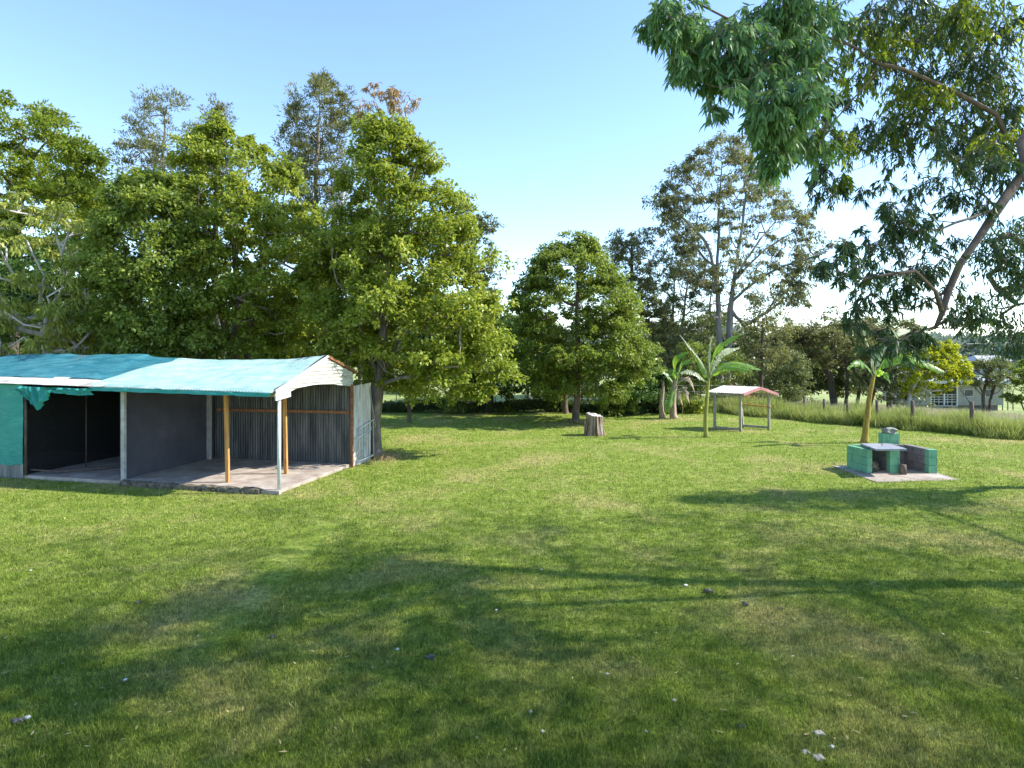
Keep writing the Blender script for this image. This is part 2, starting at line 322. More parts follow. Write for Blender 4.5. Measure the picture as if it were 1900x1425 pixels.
fdv = (ctr[:, 0] - FA.x) * fn.x + (ctr[:, 1] - FA.y) * fn.y
mi[((fdv > 0.6) & (ctr[:, 0] > 9)) | (ctr[:, 1] > 33)] = 1; mi[np.hypot(ctr[:, 0], ctr[:, 1]) > 150] = 2
g.data.polygons.foreach_set('material_index', mi); g.data.shade_smooth(); tag(g, kind='structure')

# shed frame of reference: s to the left along the front, t to the back
SA = Vector((-4.98, 13.56, 0)); SU = Vector((-.9717, .2377, 0)); SVv = Vector((.2377, .9717, 0))
def S(s, t, z): return SA + SU * s + SVv * t + Vector((0, 0, z))
def in_shed(x, y):
    dx = x - SA.x; dy = y - SA.y; s = dx * SU.x + dy * SU.y; t = dx * SVv.x + dy * SVv.y
    return (s > -0.02) & (s < 11.5) & (t > -0.02) & (t < 3.3)
def in_pad(x, y):
    return (x > 8.42 + .03 * np.sin(y * 9)) & (x < 10.42) & (y > 14.76 + .05 * np.sin(x * 7) + .1 * (x - 8.4)) & (y < 16.65)

# lawn blades -------------------------------------------------------
def blades(name, x, y, z, hgt, wid, mat, lean=0.5, parent=None, kind='stuff', curl=True):
    n = len(x); a = rng.uniform(0, 2 * np.pi, n); b = rng.uniform(0, 2 * np.pi, n)
    base = np.stack([x, y, z], 1); sd_ = np.stack([np.cos(a), np.sin(a), np.zeros(n)], 1) * (wid / 2)[:, None]
    ln = rng.uniform(0.1, 1, n) * lean
    top = base + np.stack([np.cos(b) * ln * hgt, np.sin(b) * ln * hgt, hgt * (1 - 0.3 * ln)], 1)
    mid = base * 0.5 + top * 0.5 + np.array([0, 0, 1]) * (hgt * 0.12 * ln)[:, None]
    if curl:
        V = np.stack([base - sd_, base + sd_, mid + sd_ * .8, mid - sd_ * .8, top], 1).reshape(-1, 3)
        k = np.arange(n)[:, None] * 5
        Q = np.concatenate([k + 0, k + 1, k + 2, k + 3], 1); T = np.concatenate([k + 3, k + 2, k + 4, k + 4], 1)
        me = bpy.data.meshes.new(name); me.vertices.add(len(V)); me.vertices.foreach_set('co', V.astype(np.float32).ravel())
        li = np.concatenate([Q, T[:, :3]], 1).astype(np.int32).ravel()
        me.loops.add(len(li)); me.loops.foreach_set('vertex_index', li)
        me.polygons.add(2 * n); st = (np.arange(n)[:, None] * 7 + np.array([[0, 4]])).astype(np.int32).ravel()
        me.polygons.foreach_set('loop_start', st); me.update(calc_edges=True)
        return link_mesh(name, me, mat, parent)
    V = np.stack([base - sd_, base + sd_, top], 1).reshape(-1, 3)
    return poly_mesh(name, V, 3, mat, parent)
N = 900000
u = rng.random(N); y0, y1 = 4.2, 31.0
yy = 1 / (1 / y0 - u * (1 / y0 - 1 / y1)); xx = rng.uniform(-0.86, 0.86, N) * yy
ok = (~in_shed(xx, yy)) & (~in_pad(xx, yy)) & (((xx - FA.x) * fn.x + (yy - FA.y) * fn.y) < 0.3)
xx = xx[ok]; yy = yy[ok]; n = len(xx)
cl = np.array([noise.noise(Vector((x * 3, y * 3, 0))) for x, y in zip(xx[::1], yy[::1])])
hg = rng.uniform(0.02, 0.055, n) * (1 + (rng.random(n) > .96) * .9) * (1 + 0.5 * cl) * (1 + yy / 60); wd = 0.003 + 0.00042 * yy * rng.uniform(0.7, 1.5, n)
zz = np.array([ground_z(x, y) for x, y in zip(xx, yy)]) - 0.003
gr = blades('lawn_grass', xx, yy, zz, hg, wd, M['blade'], 0.9, curl=False); tag(gr, kind='stuff')
tag(gr, 'short mown green grass covering the whole lawn', 'grass')

# ------------------------------------------------------------------ leaves and trees
def rand_dirs(n):
    v = rng.normal(size=(n, 3)); return v / np.linalg.norm(v, axis=1, keepdims=True)
def norm(v): return v / (np.linalg.norm(v, axis=1, keepdims=True) + 1e-9)
def leaf_quads(pos, L, Wd, droop=0.2, up=0.5, out=None):
    """one folded rhombic leaf per position; droop pulls the tip down, up turns the blade to the sky"""
    n = len(pos); d = rand_dirs(n)
    if out is not None: d = d + out * 0.9
    d[:, 2] -= droop * 1.6; d = norm(d)
    nr = rand_dirs(n); nr[:, 2] += up * 2; s = norm(np.cross(d, nr)); nn = np.cross(s, d)
    l = L * rng.uniform(0.65, 1.25, n)[:, None]; ww = Wd * rng.uniform(0.7, 1.2, n)[:, None]
    a = pos; b = pos + d * l * .45 + s * ww * .5 + nn * ww * .15; c = pos + d * l - nn * ww * .2; e = pos + d * l * .45 - s * ww * .5 + nn * ww * .15
    return np.stack([a, b, c, e], 1).reshape(-1, 3)
def long_leaves(pos, L, Wd, droop=0.8, base_dir=None, spread=0.5):
    """slim curved gum leaves, three quads long"""
    n = len(pos); d = rand_dirs(n) * spread
    if base_dir is not None: d = d + base_dir
    d[:, 2] -= droop; d = norm(d); s = norm(np.cross(d, rand_dirs(n))); nn = np.cross(s, d)
    l = L * rng.uniform(0.6, 1.2, n)[:, None]; ww = Wd * rng.uniform(0.7, 1.2, n)[:, None]
    cv = rng.uniform(-0.22, 0.22, n)[:, None]; bd = rng.uniform(-0.15, 0.3, n)[:, None]
    rows = []
    for f, wf in ((0, .12), (.3, .95), (.65, .75), (1.0, .06)):
        c = pos + d * l * f + s * l * cv * (4 * f * (1 - f)) * .5 + nn * l * bd * f * f * -.5 - np.array([0, 0, 1]) * l * .12 * f * f
        rows += [c - s * ww * wf * .5, c + s * ww * wf * .5]
    V = np.stack(rows, 1).reshape(-1, 3); k = np.arange(n)[:, None] * 8
    Fc = np.concatenate([np.concatenate([k + 2 * j, k + 2 * j + 1, k + 2 * j + 3, k + 2 * j + 2], 1)[:, None, :] for j in range(3)], 1).reshape(-1, 4)
    return V, Fc

class Skel:
    def __init__(s): s.p = []; s.par = []
    def path(s, pts, parent=-1):
        for q in pts:
            s.p.append(Vector(q)); s.par.append(parent); parent = len(s.p) - 1
        return parent
    def smooth_path(s, pts, parent=-1, step=0.5, wob=0.03):
        pts = [Vector(q) for q in pts]
        if parent >= 0: pts = [s.p[parent]] + pts
        out = []
        for i in range(len(pts) - 1):
            p0 = pts[max(i - 1, 0)]; p1 = pts[i]; p2 = pts[i + 1]; p3 = pts[min(i + 2, len(pts) - 1)]
            k = max(1, int((p2 - p1).length / step))
            for j in range(k):
                t = j / k
                q = 0.5 * ((2 * p1) + (p2 - p0) * t + (2 * p0 - 5 * p1 + 4 * p2 - p3) * t * t + (3 * p1 - p0 - 3 * p2 + p3) * t ** 3)
                if (i or j): q = q + Vector([random.gauss(0, wob) for _ in range(3)])
                if not (parent >= 0 and i == 0 and j == 0): out.append(q)
        out.append(pts[-1]); return s.path(out, parent)
    def attach(s, tgt, rise=0.3, jit=0.1, steep=1.2, fan=0):
        tgt = Vector(tgt); P_ = np.array(s.p); d = P_ - np.array(tgt)
        dist = np.linalg.norm(d, axis=1) + np.maximum(0, d[:, 2] + 0.15) * steep
        if fan: dist = dist + fan * np.maximum(0, np.hypot(d[:, 0], d[:, 1]) * 1.25 + d[:, 2])
        i = int(np.argmin(dist)); a = s.p[i]; L = (tgt - a).length
        if L < 0.05: return i
        k = max(2, int(L / 0.45)); par = i
        side = Vector([random.gauss(0, 1) for _ in range(3)]).normalized() * L * jit
        for j in range(1, k + 1):
            t = j / k
            q = a.lerp(tgt, t) + side * math.sin(math.pi * t) + Vector((0, 0, -rise * L * 0.35 * math.sin(math.pi * t)))
            s.p.append(q); s.par.append(par); par = len(s.p) - 1
        return par
    def mesh(s, r0, rtip, n=6, power=0.5, flare=0):
        m = len(s.p); ch = [[] for _ in range(m)]
        for i, q in enumerate(s.par):
            if q >= 0: ch[q].append(i)
        tips = [0] * m
        for i in range(m - 1, -1, -1):
            if not ch[i]: tips[i] = 1
            if s.par[i] >= 0: tips[s.par[i]] += tips[i]
        tot = max(tips); rad = [max(rtip, r0 * (t / tot) ** power) for t in tips]
        # taper inside unbranched stretches
        mb = MB(); stack = [(i, None) for i, q in enumerate(s.par) if q < 0]
        while stack:
            i, par = stack.pop(); pts = []; rs = []
            if par is not None: pts.append(s.p[par]); rs.append(min(rad[par], rad[i] * 1.25))
            c = i
            while True:
                pts.append(s.p[c]); rs.append(rad[c])
                if not ch[c]: break
                nxt = max(ch[c], key=lambda k: tips[k])
                for k in ch[c]:
                    if k != nxt: stack.append((k, c))
                c = nxt
            if len(pts) > 1:
                for j in range(len(rs)): rs[j] *= (1 - 0.25 * j / len(rs))
                if par is None and flare:
                    rs[0] *= (1 + flare)
                    if len(rs) > 2: pts.insert(1, pts[0].lerp(pts[1], .35)); rs.insert(1, rs[1] * (1 + flare * .25))
                mb.tube(pts, rs, n if max(rs) > 0.05 else 4, cap=False)
        return mb

def envelope(rows, Y, n, depth=0.9, shell=0.5, ylim=None, wav=.2, cut=-.12):
    """points inside the crown whose silhouette rows are (py, xl, xr) at distance Y"""
    rows = sorted(rows); pys = np.array([r[0] for r in rows], float); xl = np.array([r[1] for r in rows], float); xr = np.array([r[2] for r in rows], float)
    out = []
    q_ = (xr - xl); sd1, sd2 = rng.uniform(0, 99, 2)
    pys2 = np.linspace(pys[0], pys[-1], 24); xl = np.interp(pys2, pys, xl); xr = np.interp(pys2, pys, xr); pys = pys2; q_ = xr - xl
    xl = xl + q_ * np.array([wav * noise.noise(Vector((v / 30, sd1, 0))) for v in pys]); xr = xr + q_ * np.array([wav * noise.noise(Vector((v / 30, sd2, 0))) for v in pys])
    wmax = (xr - xl).max(); ne = int(n * .4)
    for i in range(ne):
        py = pys[0] + (pys[-1] - pys[0]) * ((i + rng.random()) / ne); a = np.interp(py, pys, xl); b = np.interp(py, pys, xr)
        th = (0 if i % 2 else math.pi) + rng.normal(0, .45); q = rng.uniform(.8, 1); hw = (b - a) / 2 / F * Y; dy = q * math.sin(th) * hw * depth
        if ylim: dy = max(-ylim, min(ylim, dy))
        yy_ = Y + dy; k = yy_ / Y; out.append((((((a + b) / 2 - 950) / F * Y) + q * math.cos(th) * hw) * k, yy_, H + (HOR - py) / F * Y * k))
    ls = 2.6 / max(1.6, (xr - xl).max() / F * Y * .45) ; out = [q for q in out if noise.noise(Vector(q) * ls) > cut - .08]; tr_ = 0
    while len(out) < n:
        tr_ += 1; py = rng.uniform(pys[0], pys[-1]); a = np.interp(py, pys, xl); b = np.interp(py, pys, xr)
        if rng.random() > (b - a) / wmax: continue
        th = rng.uniform(0, 2 * np.pi); r = rng.random() ** shell; hw = (b - a) / 2 / F * Y
        cx = ((a + b) / 2 - 950) / F * Y
        dy = r * math.sin(th) * hw * depth
        if ylim: dy = max(-ylim, min(ylim, dy))
        yy_ = Y + dy; k = yy_ / Y
        x = (cx + r * math.cos(th) * hw) * k; z = H + (HOR - py) / F * Y * k
        if tr_ < n * 20 and noise.noise(Vector((x, yy_, z)) * ls) < cut: continue
        out.append((x, yy_, z))
    return np.array(out)

def crown_points(C, R, per, flat=0.65, sub=9, subr=0.3, hollow=0.5):
    """leaf positions: puffs made of smaller puffs round each clump centre"""
    n = len(C); Rr = R * rng.uniform(0.45, 1.45, n)
    d = rand_dirs(n * sub).reshape(n, sub, 3); d[:, :, 2] = np.abs(d[:, :, 2]) * 1.1 - 0.35
    rr = rng.random((n, sub, 1)) ** hollow
    sc = C[:, None, :] + d * rr * Rr[:, None, None] * np.array([1, 1, flat])
    k = max(1, int(per / sub)); sc = sc.reshape(-1, 3); Rs = np.repeat(Rr, sub) * subr
    g_ = rng.normal(size=(len(sc), k, 3)); g_ = g_ / (np.linalg.norm(g_, axis=2, keepdims=True) + 1e-6) * (rng.random((len(sc), k, 1)) ** .45)
    pos = sc[:, None, :] + g_ * Rs[:, None, None] * np.array([1, 1, .7]) * 1.3
    out = (pos - C.repeat(sub, 0)[:, None, :]).reshape(-1, 3)
    return pos.reshape(-1, 3), norm(out)

def tree(name, label, cat, rows, Y, trunk, leaf, bark, nclump=60, R=0.7, per=260, L=0.12, Wd=0.07, r0=0.15, rtip=0.012, group=None,
         depth=0.9, shell=0.5, flat=0.85, droop=0.2, up=0.5, stems=None, flare=0.35, sub=14, subr=0.23, slim=False, rise=0.3, base=None,
         power=0.5, extra_limbs=None, steep=1.2, ylim=None, crown='crown', fan=.35, jit=0.1, extra=None, wav=.2, cut=-.12):
    C = envelope(rows, Y, nclump, depth, shell, ylim, wav, cut)
    if extra: C = np.concatenate([C, np.array([tuple(P(a, b_, Y + c_)) for a, b_, c_ in extra])])
    b = trunk[0]
    root = empty(name, (b[0], b[1], b[2]), label, cat, group)
    sk = Skel()
    for st in ([trunk] + (stems or [])): sk.smooth_path(st, -1, 0.5, 0.02)
    for lm in (extra_limbs or []):
        P_ = np.array(sk.p); i = int(np.argmin(np.linalg.norm(P_ - np.array(lm[0]), axis=1))); sk.smooth_path(lm[1:], i, 0.5, 0.03)
    cz = np.array(trunk[-1])
    order = np.argsort(np.linalg.norm(C - cz, axis=1))
    for i in order: sk.attach(C[i] - np.array([0, 0, R * flat * .3]), rise, jit, steep, fan)
    tk = sk.mesh(r0, rtip, 8, power, flare).build('trunk', M[bark], root, True)
    pos, out = crown_points(C, R, per, flat, sub, subr)
    if slim: V, Fc = long_leaves(pos, L, Wd, droop, out * .5, .7); cr = poly_mesh(crown, V, 4, M[leaf], root, Fc)
    else: cr = poly_mesh(crown, leaf_quads(pos, L, Wd, droop, up, out), 4, M[leaf], root)
    return root
def up_trunk(px, Y, z1, lean=(0, 0), z0=0.0, mid=None):
    x = (px - 950) / F * Y
    return [Vector((x, Y, z0 - 0.05)), Vector((x + lean[0] * .3, Y + lean[1] * .3, z0 + (z1 - z0) * .45)), Vector((x + lean[0], Y + lean[1], z1))]
# ------------------------------------------------------------------ the open shed on the left
def corr_sheet(mb, o, du, dv, nrm, pitch=0.076, amp=0.009, th=0.0015, vs=None):
    """corrugated sheet: waves run along du, ribs run along dv; two skins"""
    L_ = du.length; n = max(4, int(L_ / pitch) * 6); e = du.normalized(); top = []; bot = []
    for i in range(n + 1):
        x = L_ * i / n; h = amp * math.sin(2 * math.pi * x / pitch)
        for lst, off in ((top, h + th), (bot, h - th)):
            lst.append(o + e * x + nrm * off)
    m = n + 1; dv2 = vs if vs else (lambda x: (Vector((0, 0, 0)), dv))
    vv = []
    for lst in (top, bot):
        for i, q in enumerate(lst):
            a, b = dv2(L_ * i / n); vv.append(q + a)
        for i, q in enumerate(lst):
            a, b = dv2(L_ * i / n); vv.append(q + b)
    f = []
    for i in range(n):
        f.append((i, i + 1, m + i + 1, m + i)); f.append((2 * m + i, 3 * m + i, 3 * m + i + 1, 2 * m + i + 1))
    mb.add(vv, f)
UP = Vector((0, 0, 1)); SZ = 0.08
shed = empty('open_shed', S(0, 0, 0), 'long low open-fronted iron shed with timber posts and a concrete floor', 'shed')
# slab
mb = MB(); fr = []
NS = 60
random.seed(3)
for i in range(NS + 1):
    s_ = 9.5 * i / NS; e = 0.03 * noise.noise(Vector((s_ * 1.7, 3, 0))) - (0.05 if 0.1 < s_ < 3.6 else 0)
    fr.append(S(s_, e, SZ))
bk = [S(9.5 * i / NS, 3.25, SZ) for i in range(NS + 1)]
mb.add(fr + bk + [p - UP * 0.2 for p in fr] + [p - UP * .2 for p in bk],
       [(i, i + 1, NS + 2 + i, NS + 1 + i) for i in range(NS)] + [(i + 1, i, 2 * (NS + 1) + i, 2 * (NS + 1) + i + 1) for i in range(NS)] +
       [(0, NS + 1, 3 * (NS + 1), 2 * (NS + 1)), (NS, 2 * (NS + 1), 4 * (NS + 1) - 1, 3 * (NS + 1) - 1)][:1])
mb.build('concrete_floor', M['concrete'], shed)
# rough stone edging along the front, broken lumps
def lump(c, size, seed, sub=3, rough=0.25, flat=0):
    import bmesh
    bm = bmesh.new(); bmesh.ops.create_cube(bm, size=1); bmesh.ops.subdivide_edges(bm, edges=bm.edges[:], cuts=sub, use_grid_fill=True)
    vs = []
    for v in bm.verts:
        p = v.co.copy(); q = p.normalized() * 0.62; p = p.lerp(q, 0.3)
        p += Vector([noise.noise(p * 3.1 + Vector((seed * 7.1, k * 9, 0))) for k in range(3)]) * rough
        vs.append(Vector((p.x * size[0], p.y * size[1], p.z * size[2])))
    fs = [[v.index for v in f.verts] for f in bm.faces]; bm.verts.index_update(); bm.free()
    return vs, fs
def lumps(mb, items, ax=None):
    for (c, size, seed) in items:
        vs, fs = lump(c, size, seed)
        ca, sa = (ax.x, ax.y) if ax else (1, 0)
        mb.add([Vector((v.x * ca - v.y * sa, v.x * sa + v.y * ca, v.z)) + Vector(c) for v in vs], fs)
mb = MB(); x = 0.35; k = 0
while x < 3.6:
    ln = random.uniform(.35, .8); lumps(mb, [(S(x + ln / 2, -0.06, 0.015), (ln * 1.0, .17, .19), k)], -SU); x += ln; k += 1
mb.build('stone_edging', M['rough_stone'], shed)
MB().box(S(.06, -.02, .035), (.3, .12, .1), math.atan2(-SU.y, -SU.x)).build('footing_block', M['concrete'], shed)
# posts
def zroof(s, t):
    """height of the underside of the roof"""
    ridge = 2.86 - 0.1 * math.sin(math.pi * min(1, max(0, s / 4.6))) if s < 4.6 else 2.86
    ridge = 2.87 - 0.10 * max(0, math.sin(math.pi * s / 5.2)) + (0.04 if s > 5.2 else 0)
    ev = 2.16 + 0.014 * s
    if t < 1.98: return ev + (ridge - ev) * (t + 0.15) / 2.13
    return ridge + (2.42 - ridge) * (t - 1.98) / 1.5
MB().tube([S(0.0, .06, SZ), S(0.0, .06, 2.05)], .038, 10).build('steel_post', M['steel_paint'], shed, True)
for (s_, t_, s2, t2, zt) in ((1.58, .47, 1.62, .45, 2.28), (.87, 1.64, .9, 1.6, 2.6)):
    MB().bar(S(s_, t_, SZ), S(s2, t2, zt), .08, .06, up=SVv).build('timber_post', M['timber'], shed)
MB().bar(S(4.05, .1, SZ - .1), S(4.05, .1, 2.2), .09, .07, up=SVv).build('steel_post', M['steel_dull'], shed)
MB().bar(S(4.07, 2.93, SZ), S(4.07, 2.93, 2.5), .1, .08, up=SVv).build('steel_post', M['steel_dull'], shed)
MB().bar(S(5.2, 1.6, SZ), S(5.2, 1.6, 2.62), .07, .07, up=SVv).build('steel_post', M['steel_dull'], shed)
# eave beam, rear rail, rusty corner
MB().bar(S(0.03, .0, 2.11), S(4.2, .0, 2.17), .05, .09, up=UP).build('eave_beam', M['timber_beam'], shed)
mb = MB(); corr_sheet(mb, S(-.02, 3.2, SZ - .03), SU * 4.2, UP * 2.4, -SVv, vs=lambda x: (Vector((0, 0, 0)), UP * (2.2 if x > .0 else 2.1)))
mb.build('rear_wall', M['galv_shaded'], shed)
mb = MB(); mb.bar(S(-.0, 3.15, 1.43), S(4.0, 3.15, 1.41), .05, .07, up=UP); mb.build('rust_rail', M['rust'], shed)
MB().bar(S(-.06, 3.18, -.02), S(-.06, 3.18, 2.16), .07, .05, up=SVv).build('corner_post', M['rust'], shed)
# partition
mb = MB()
a = S(4.12, .16, SZ); b = S(4.12, 3.17, SZ); c = [a, b, b + UP * 2.3, a + UP * 2.04]
mb.add(c + [q + SU * .09 for q in c], [(0, 1, 2, 3), (7, 6, 5, 4), (0, 3, 7, 4), (1, 5, 6, 2), (3, 2, 6, 7)])
mb.build('partition_wall', M['render_grey'], shed)
# gable: corrugated sheet with level ribs between the curved lower edge and the roof
def g_low(t):
    q = max(0, min(1, t / 3.2)); return 2.04 + 0.24 * math.sin(math.pi * q ** .8) * .75 + 0.06 * q
mb = MB(); nt_ = 44; nz = 90; vv = []; ff = []
for sgn in (0.006, -0.0):
    for i in range(nt_ + 1):
        t = -0.13 + 3.42 * i / nt_
        z0 = g_low(t); z1 = max(z0 + .01, zroof(0, t) - 0.02)
        for j in range(nz + 1):
            z = z0 + (z1 - z0) * j / nz; wv = 0.015 * math.sin(2 * math.pi * z / 0.085)
            vv.append(S(-0.03 + sgn - wv, t, z))
m_ = nz + 1
for k in range(2):
    o_ = k * (nt_ + 1) * m_
    for i in range(nt_):
        for j in range(nz):
            q = o_ + i * m_ + j; ff.append((q, q + m_, q + m_ + 1, q + 1) if k else (q, q + 1, q + m_ + 1, q + m_))
mb.add(vv, ff).build('gable_panel', M['white_iron'], shed)
mb = MB()
mb.bar(S(-.06, -.16, 2.06), S(-.06, .38, 2.11), .03, .13, up=UP)
mb.build('barge_board', M['steel_paint'], shed)
MB().bar(S(-.055, -.14, 2.19), S(-.055, 1.98, 2.9), .03, .05, up=UP).build('barge_board', M['steel_paint'], shed)
MB().bar(S(-.055, 1.98, 2.9), S(-.055, 3.45, 2.46), .04, .06, up=UP).build('barge_board', M['rust'], shed)
# roof sheets
mb = MB()
for (t0, t1) in ((-.16, 1.98), (1.98, 3.46)):
    vv = []; ff = []; n_ = 9.6
    cnt = int(9.6 / 0.076 * 4)
    for th in (0, -.003):
        for i in range(cnt + 1):
            s_ = 9.6 * i / cnt; h = .009 * math.sin(2 * math.pi * s_ / .076)
            for t in (t0, t1): vv.append(S(s_ - .02, t, zroof(s_, t) + h + th))
    for k in range(2):
        for i in range(cnt):
            q = k * 2 * (cnt + 1) + i * 2; ff.append((q, q + 1, q + 3, q + 2) if not k else (q, q + 2, q + 3, q + 1))
    mb.add(vv, ff)
mb.build('roof', M['galv'], shed)
# outer side sheet behind the rear corner
mb = MB(); corr_sheet(mb, S(-.04, 3.26, -.03), SVv * 1.05, UP * 2.1, -SU, vs=lambda x: (Vector((0, 0, 0)), UP * (2.14 + .03 * x)))
mb.build('side_sheet', M['galv_old'], shed)
# netted cage at the left end
cz0 = 0.03
wall = MB(); corr_sheet(wall, S(6.8, -.03, -.05), SU * 2.7, UP * .42, -SVv, .2, .012); wall.build('low_iron_wall', M['galv'], shed)
mb = MB(); n1, n2 = 40, 24; vv = []; ff = []
for th in (0, .012):
    for i in range(n1 + 1):
        for j in range(n2 + 1):
            s_ = 6.78 + 2.75 * i / n1; z = 0.34 + 1.9 * j / n2 + (.03 * math.sin(s_ * 5) if j == 0 else 0)
            vv.append(S(s_, -.06 + th + .02 * noise.noise(Vector((s_ * 2, z * 1.2, 1))), z))
for k in range(2):
    for i in range(n1):
        for j in range(n2):
            q = k * (n1 + 1) * (n2 + 1) + i * (n2 + 1) + j; ff.append((q, q + 1, q + n2 + 2, q + n2 + 1))
mb.add(vv, ff).build('cloth_wall', M['cloth_teal'], shed, True)
mb = MB()
for (a, b, r_) in ((S(6.76, 0, SZ), S(6.76, 0, 2.2), .03), (S(6.3, 1.2, SZ), S(6.3, 1.2, 2.4), .014), (S(5.55, 2.3, SZ), S(5.55, 2.3, 2.6), .016)):
    mb.tube([a, b], r_, 6)
mb.tube([S(6.74, .1, .2), S(6.2, .35, .13), S(5.5, 1.0, .12), S(5.0, 1.9, .13)], .022, 6)
mb.build('cage_frame', M['post_dark'], shed, True)
mb = MB(); vv = [S(4.2, 3.1, .05), S(9.5, 3.1, .05), S(9.5, 3.1, 2.4), S(4.2, 3.1, 2.4)]
mb.add(vv, [(0, 1, 2, 3)]).build('net_panel', M['net'], shed)
mb = MB(); vv = [S(6.85, .12, .05), S(6.85, 3.1, .05), S(6.85, 3.1, 2.5), S(6.85, 1.9, 2.8), S(6.85, .12, 2.25)]
mb.add(vv, [(0, 1, 2, 3, 4)]).build('net_panel', M['net'], shed)

# shade cloths thrown over the roof
def drape(name, s0, s1, sL0, mat, label, lift, hang=0.05, seed=0, back=3.55, flap=False, diag=0, t0=-.22):
    """s0 right edge, s1 left edge; diag slants the left or right edge"""
    mb = MB(); ns, nt2 = int((s1 - s0) / .08), 56; vv = []; ff = []
    for th in (0, -.006):
        for i in range(ns + 1):
            for j in range(nt2 + 1):
                f = i / ns; t = t0 + (back - t0) * j / nt2
                ll = s0 + (sL0 * (1 - min(1, max(0, t) / 1.98))) if sL0 else s0
                s_ = ll + (s1 + (diag * (1 - min(1, max(0, t) / 1.98))) - ll) * f
                z = zroof(s_, max(t, -.16)) + lift + th
                q = Vector((s_ * 1.1, t * .9, seed))
                z += .035 * noise.noise(q) + .016 * noise.noise(q * 3.3) + 0.02 * math.sin(s_ * 2.3 + t * 3 + seed) * .5
                if t < -.14: z -= hang + .035 * noise.noise(Vector((s_ * 2.7, seed, 4))) + .03
                vv.append(S(s_, t, z))
    k2 = (ns + 1) * (nt2 + 1)
    for k in range(2):
        for i in range(ns):
            for j in range(nt2):
                q = k * k2 + i * (nt2 + 1) + j
                ff.append((q, q + nt2 + 1, q + nt2 + 2, q + 1)[::-1] if k else (q, q + nt2 + 1, q + nt2 + 2, q + 1))
    mb.add(vv, ff); o = mb.build(name, M[mat], None, True); tag(o, label, 'shade cloth'); return o
drape('shade_cloth', 0.02, 4.2, 0, 'cloth_aqua', 'pale aqua shade cloth stretched over the right end of the shed roof', .045, .03, 2.0, diag=.5)
c1 = bpy.data.objects['shade_cloth']; c2 = drape('shade_cloth', 4.0, 9.7, 0, 'cloth_blue_shaded', 'faded, shade-darkened blue shade cloth with a torn flap over the left end of the shed roof', .03, .04, 8.0, t0=.22)
mb = MB(); fl = [S(4.35 + i * .15, t, zroof(4.35 + i * .15, t) + .022 + .008 * noise.noise(Vector((i * .4, t * 3, 2)))) for i in range(36) for t in (-.19, .3)]; mb.add(fl + [p - UP * .004 for p in fl], [(i * 2, i * 2 + 1, i * 2 + 3, i * 2 + 2) for i in range(35)] + [(72 + i * 2, 74 + i * 2, 75 + i * 2, 73 + i * 2) for i in range(35)]); mb.build('lit_eave_strip', M['white_iron'], shed)  # white strip added for the sunlit lower edge of the blue cloth
# torn hanging flap and rolled hem along the cage front
def sheet(mb, pts_top, pts_bot, n=18, wob=.03, seed=0, th=.006):
    def samp(pts, f):
        x = f * (len(pts) - 1); i = min(int(x), len(pts) - 2); return pts[i].lerp(pts[i + 1], x - i)
    vv = []; ff = []; m = 10
    for k in range(2):
        for i in range(n + 1):
            a = samp(pts_top, i / n); b = samp(pts_bot, i / n)
            for j in range(m + 1):
                q = a.lerp(b, j / m); q = q - SVv * (wob * noise.noise(Vector((i * .45, j * .2, seed))) + th * k); vv.append(q)
    for k in range(2):
        for i in range(n):
            for j in range(m):
                q = k * (n + 1) * (m + 1) + i * (m + 1) + j; ff.append((q, q + 1, q + m + 2, q + m + 1))
    mb.add(vv, ff)
mb = MB()
sheet(mb, [S(6.75, -.2, 2.22), S(6.3, -.2, 2.2), S(5.7, -.2, 2.19)], [S(6.75, -.2, 2.1), S(6.12, -.2, 1.66), S(5.7, -.2, 2.12)], 30, .16, 2)
sheet(mb, [S(5.8, -.2, 2.2), S(5.0, -.2, 2.18), S(4.6, -.2, 2.2)], [S(5.8, -.2, 2.08), S(5.0, -.2, 2.02), S(4.6, -.2, 2.04)], 30, .12, 6)
o = mb.build('torn_flap', M['cloth_teal'], c2, True)
mb = MB(); sheet(mb, [S(4.62 - .23 * i, -.215, 2.225 - .003 * i) for i in range(21)], [S(4.62 - .23 * i, -.235, 2.14 - .003 * i + .03 * noise.noise(Vector((i * .6, 2, 2)))) for i in range(21)], 60, .03, 5); hem_ = mb
o['label'] = 'torn teal flap hanging in a point'
hem_.build('hem', M['cloth_teal'], c1, True)

# tubular gate leaning behind the shed
gt = empty('metal_gate', G(678, 850), 'old grey tubular metal gate leaning beside the shed rear corner and tree trunk', 'gate')
def gp(f, z): return S(-.1 - .02 * f, 3.45 + .85 * f, z)
for (z0, z1) in ((.95, 1.12), (.1, .14)): MB().tube([gp(0, z0), gp(1, z1)], .018, 6).build('rail', M['steel_paint'], gt, True)
MB().tube([gp(-.1, .72), gp(.85, .86)], .016, 6).build('rail', M['steel_paint'], gt, True)
for f in (.02, .34, .66, 1.0): MB().tube([gp(f, .1), gp(f, 1.0 + .12 * f)], .014, 6).build('bar', M['steel_dull'], gt, True)
MB().tube([gp(0.05, .15), gp(.9, .95)], .012, 6).build('brace', M['steel_dull'], gt, True)
bd = empty('leaning_boards', S(-.15, 4.55, 1), 'weathered thin boards leaning against the top of the shed side sheet', 'board')
MB().bar(S(-.03, 4.2, 2.15), S(-.12, 4.42, .9), .05, .02).build('board', M['timber_grey'], bd)
MB().bar(S(-.03, 4.3, 2.1), S(-.05, 4.5, .0), .04, .02).build('board', M['timber_grey'], bd)

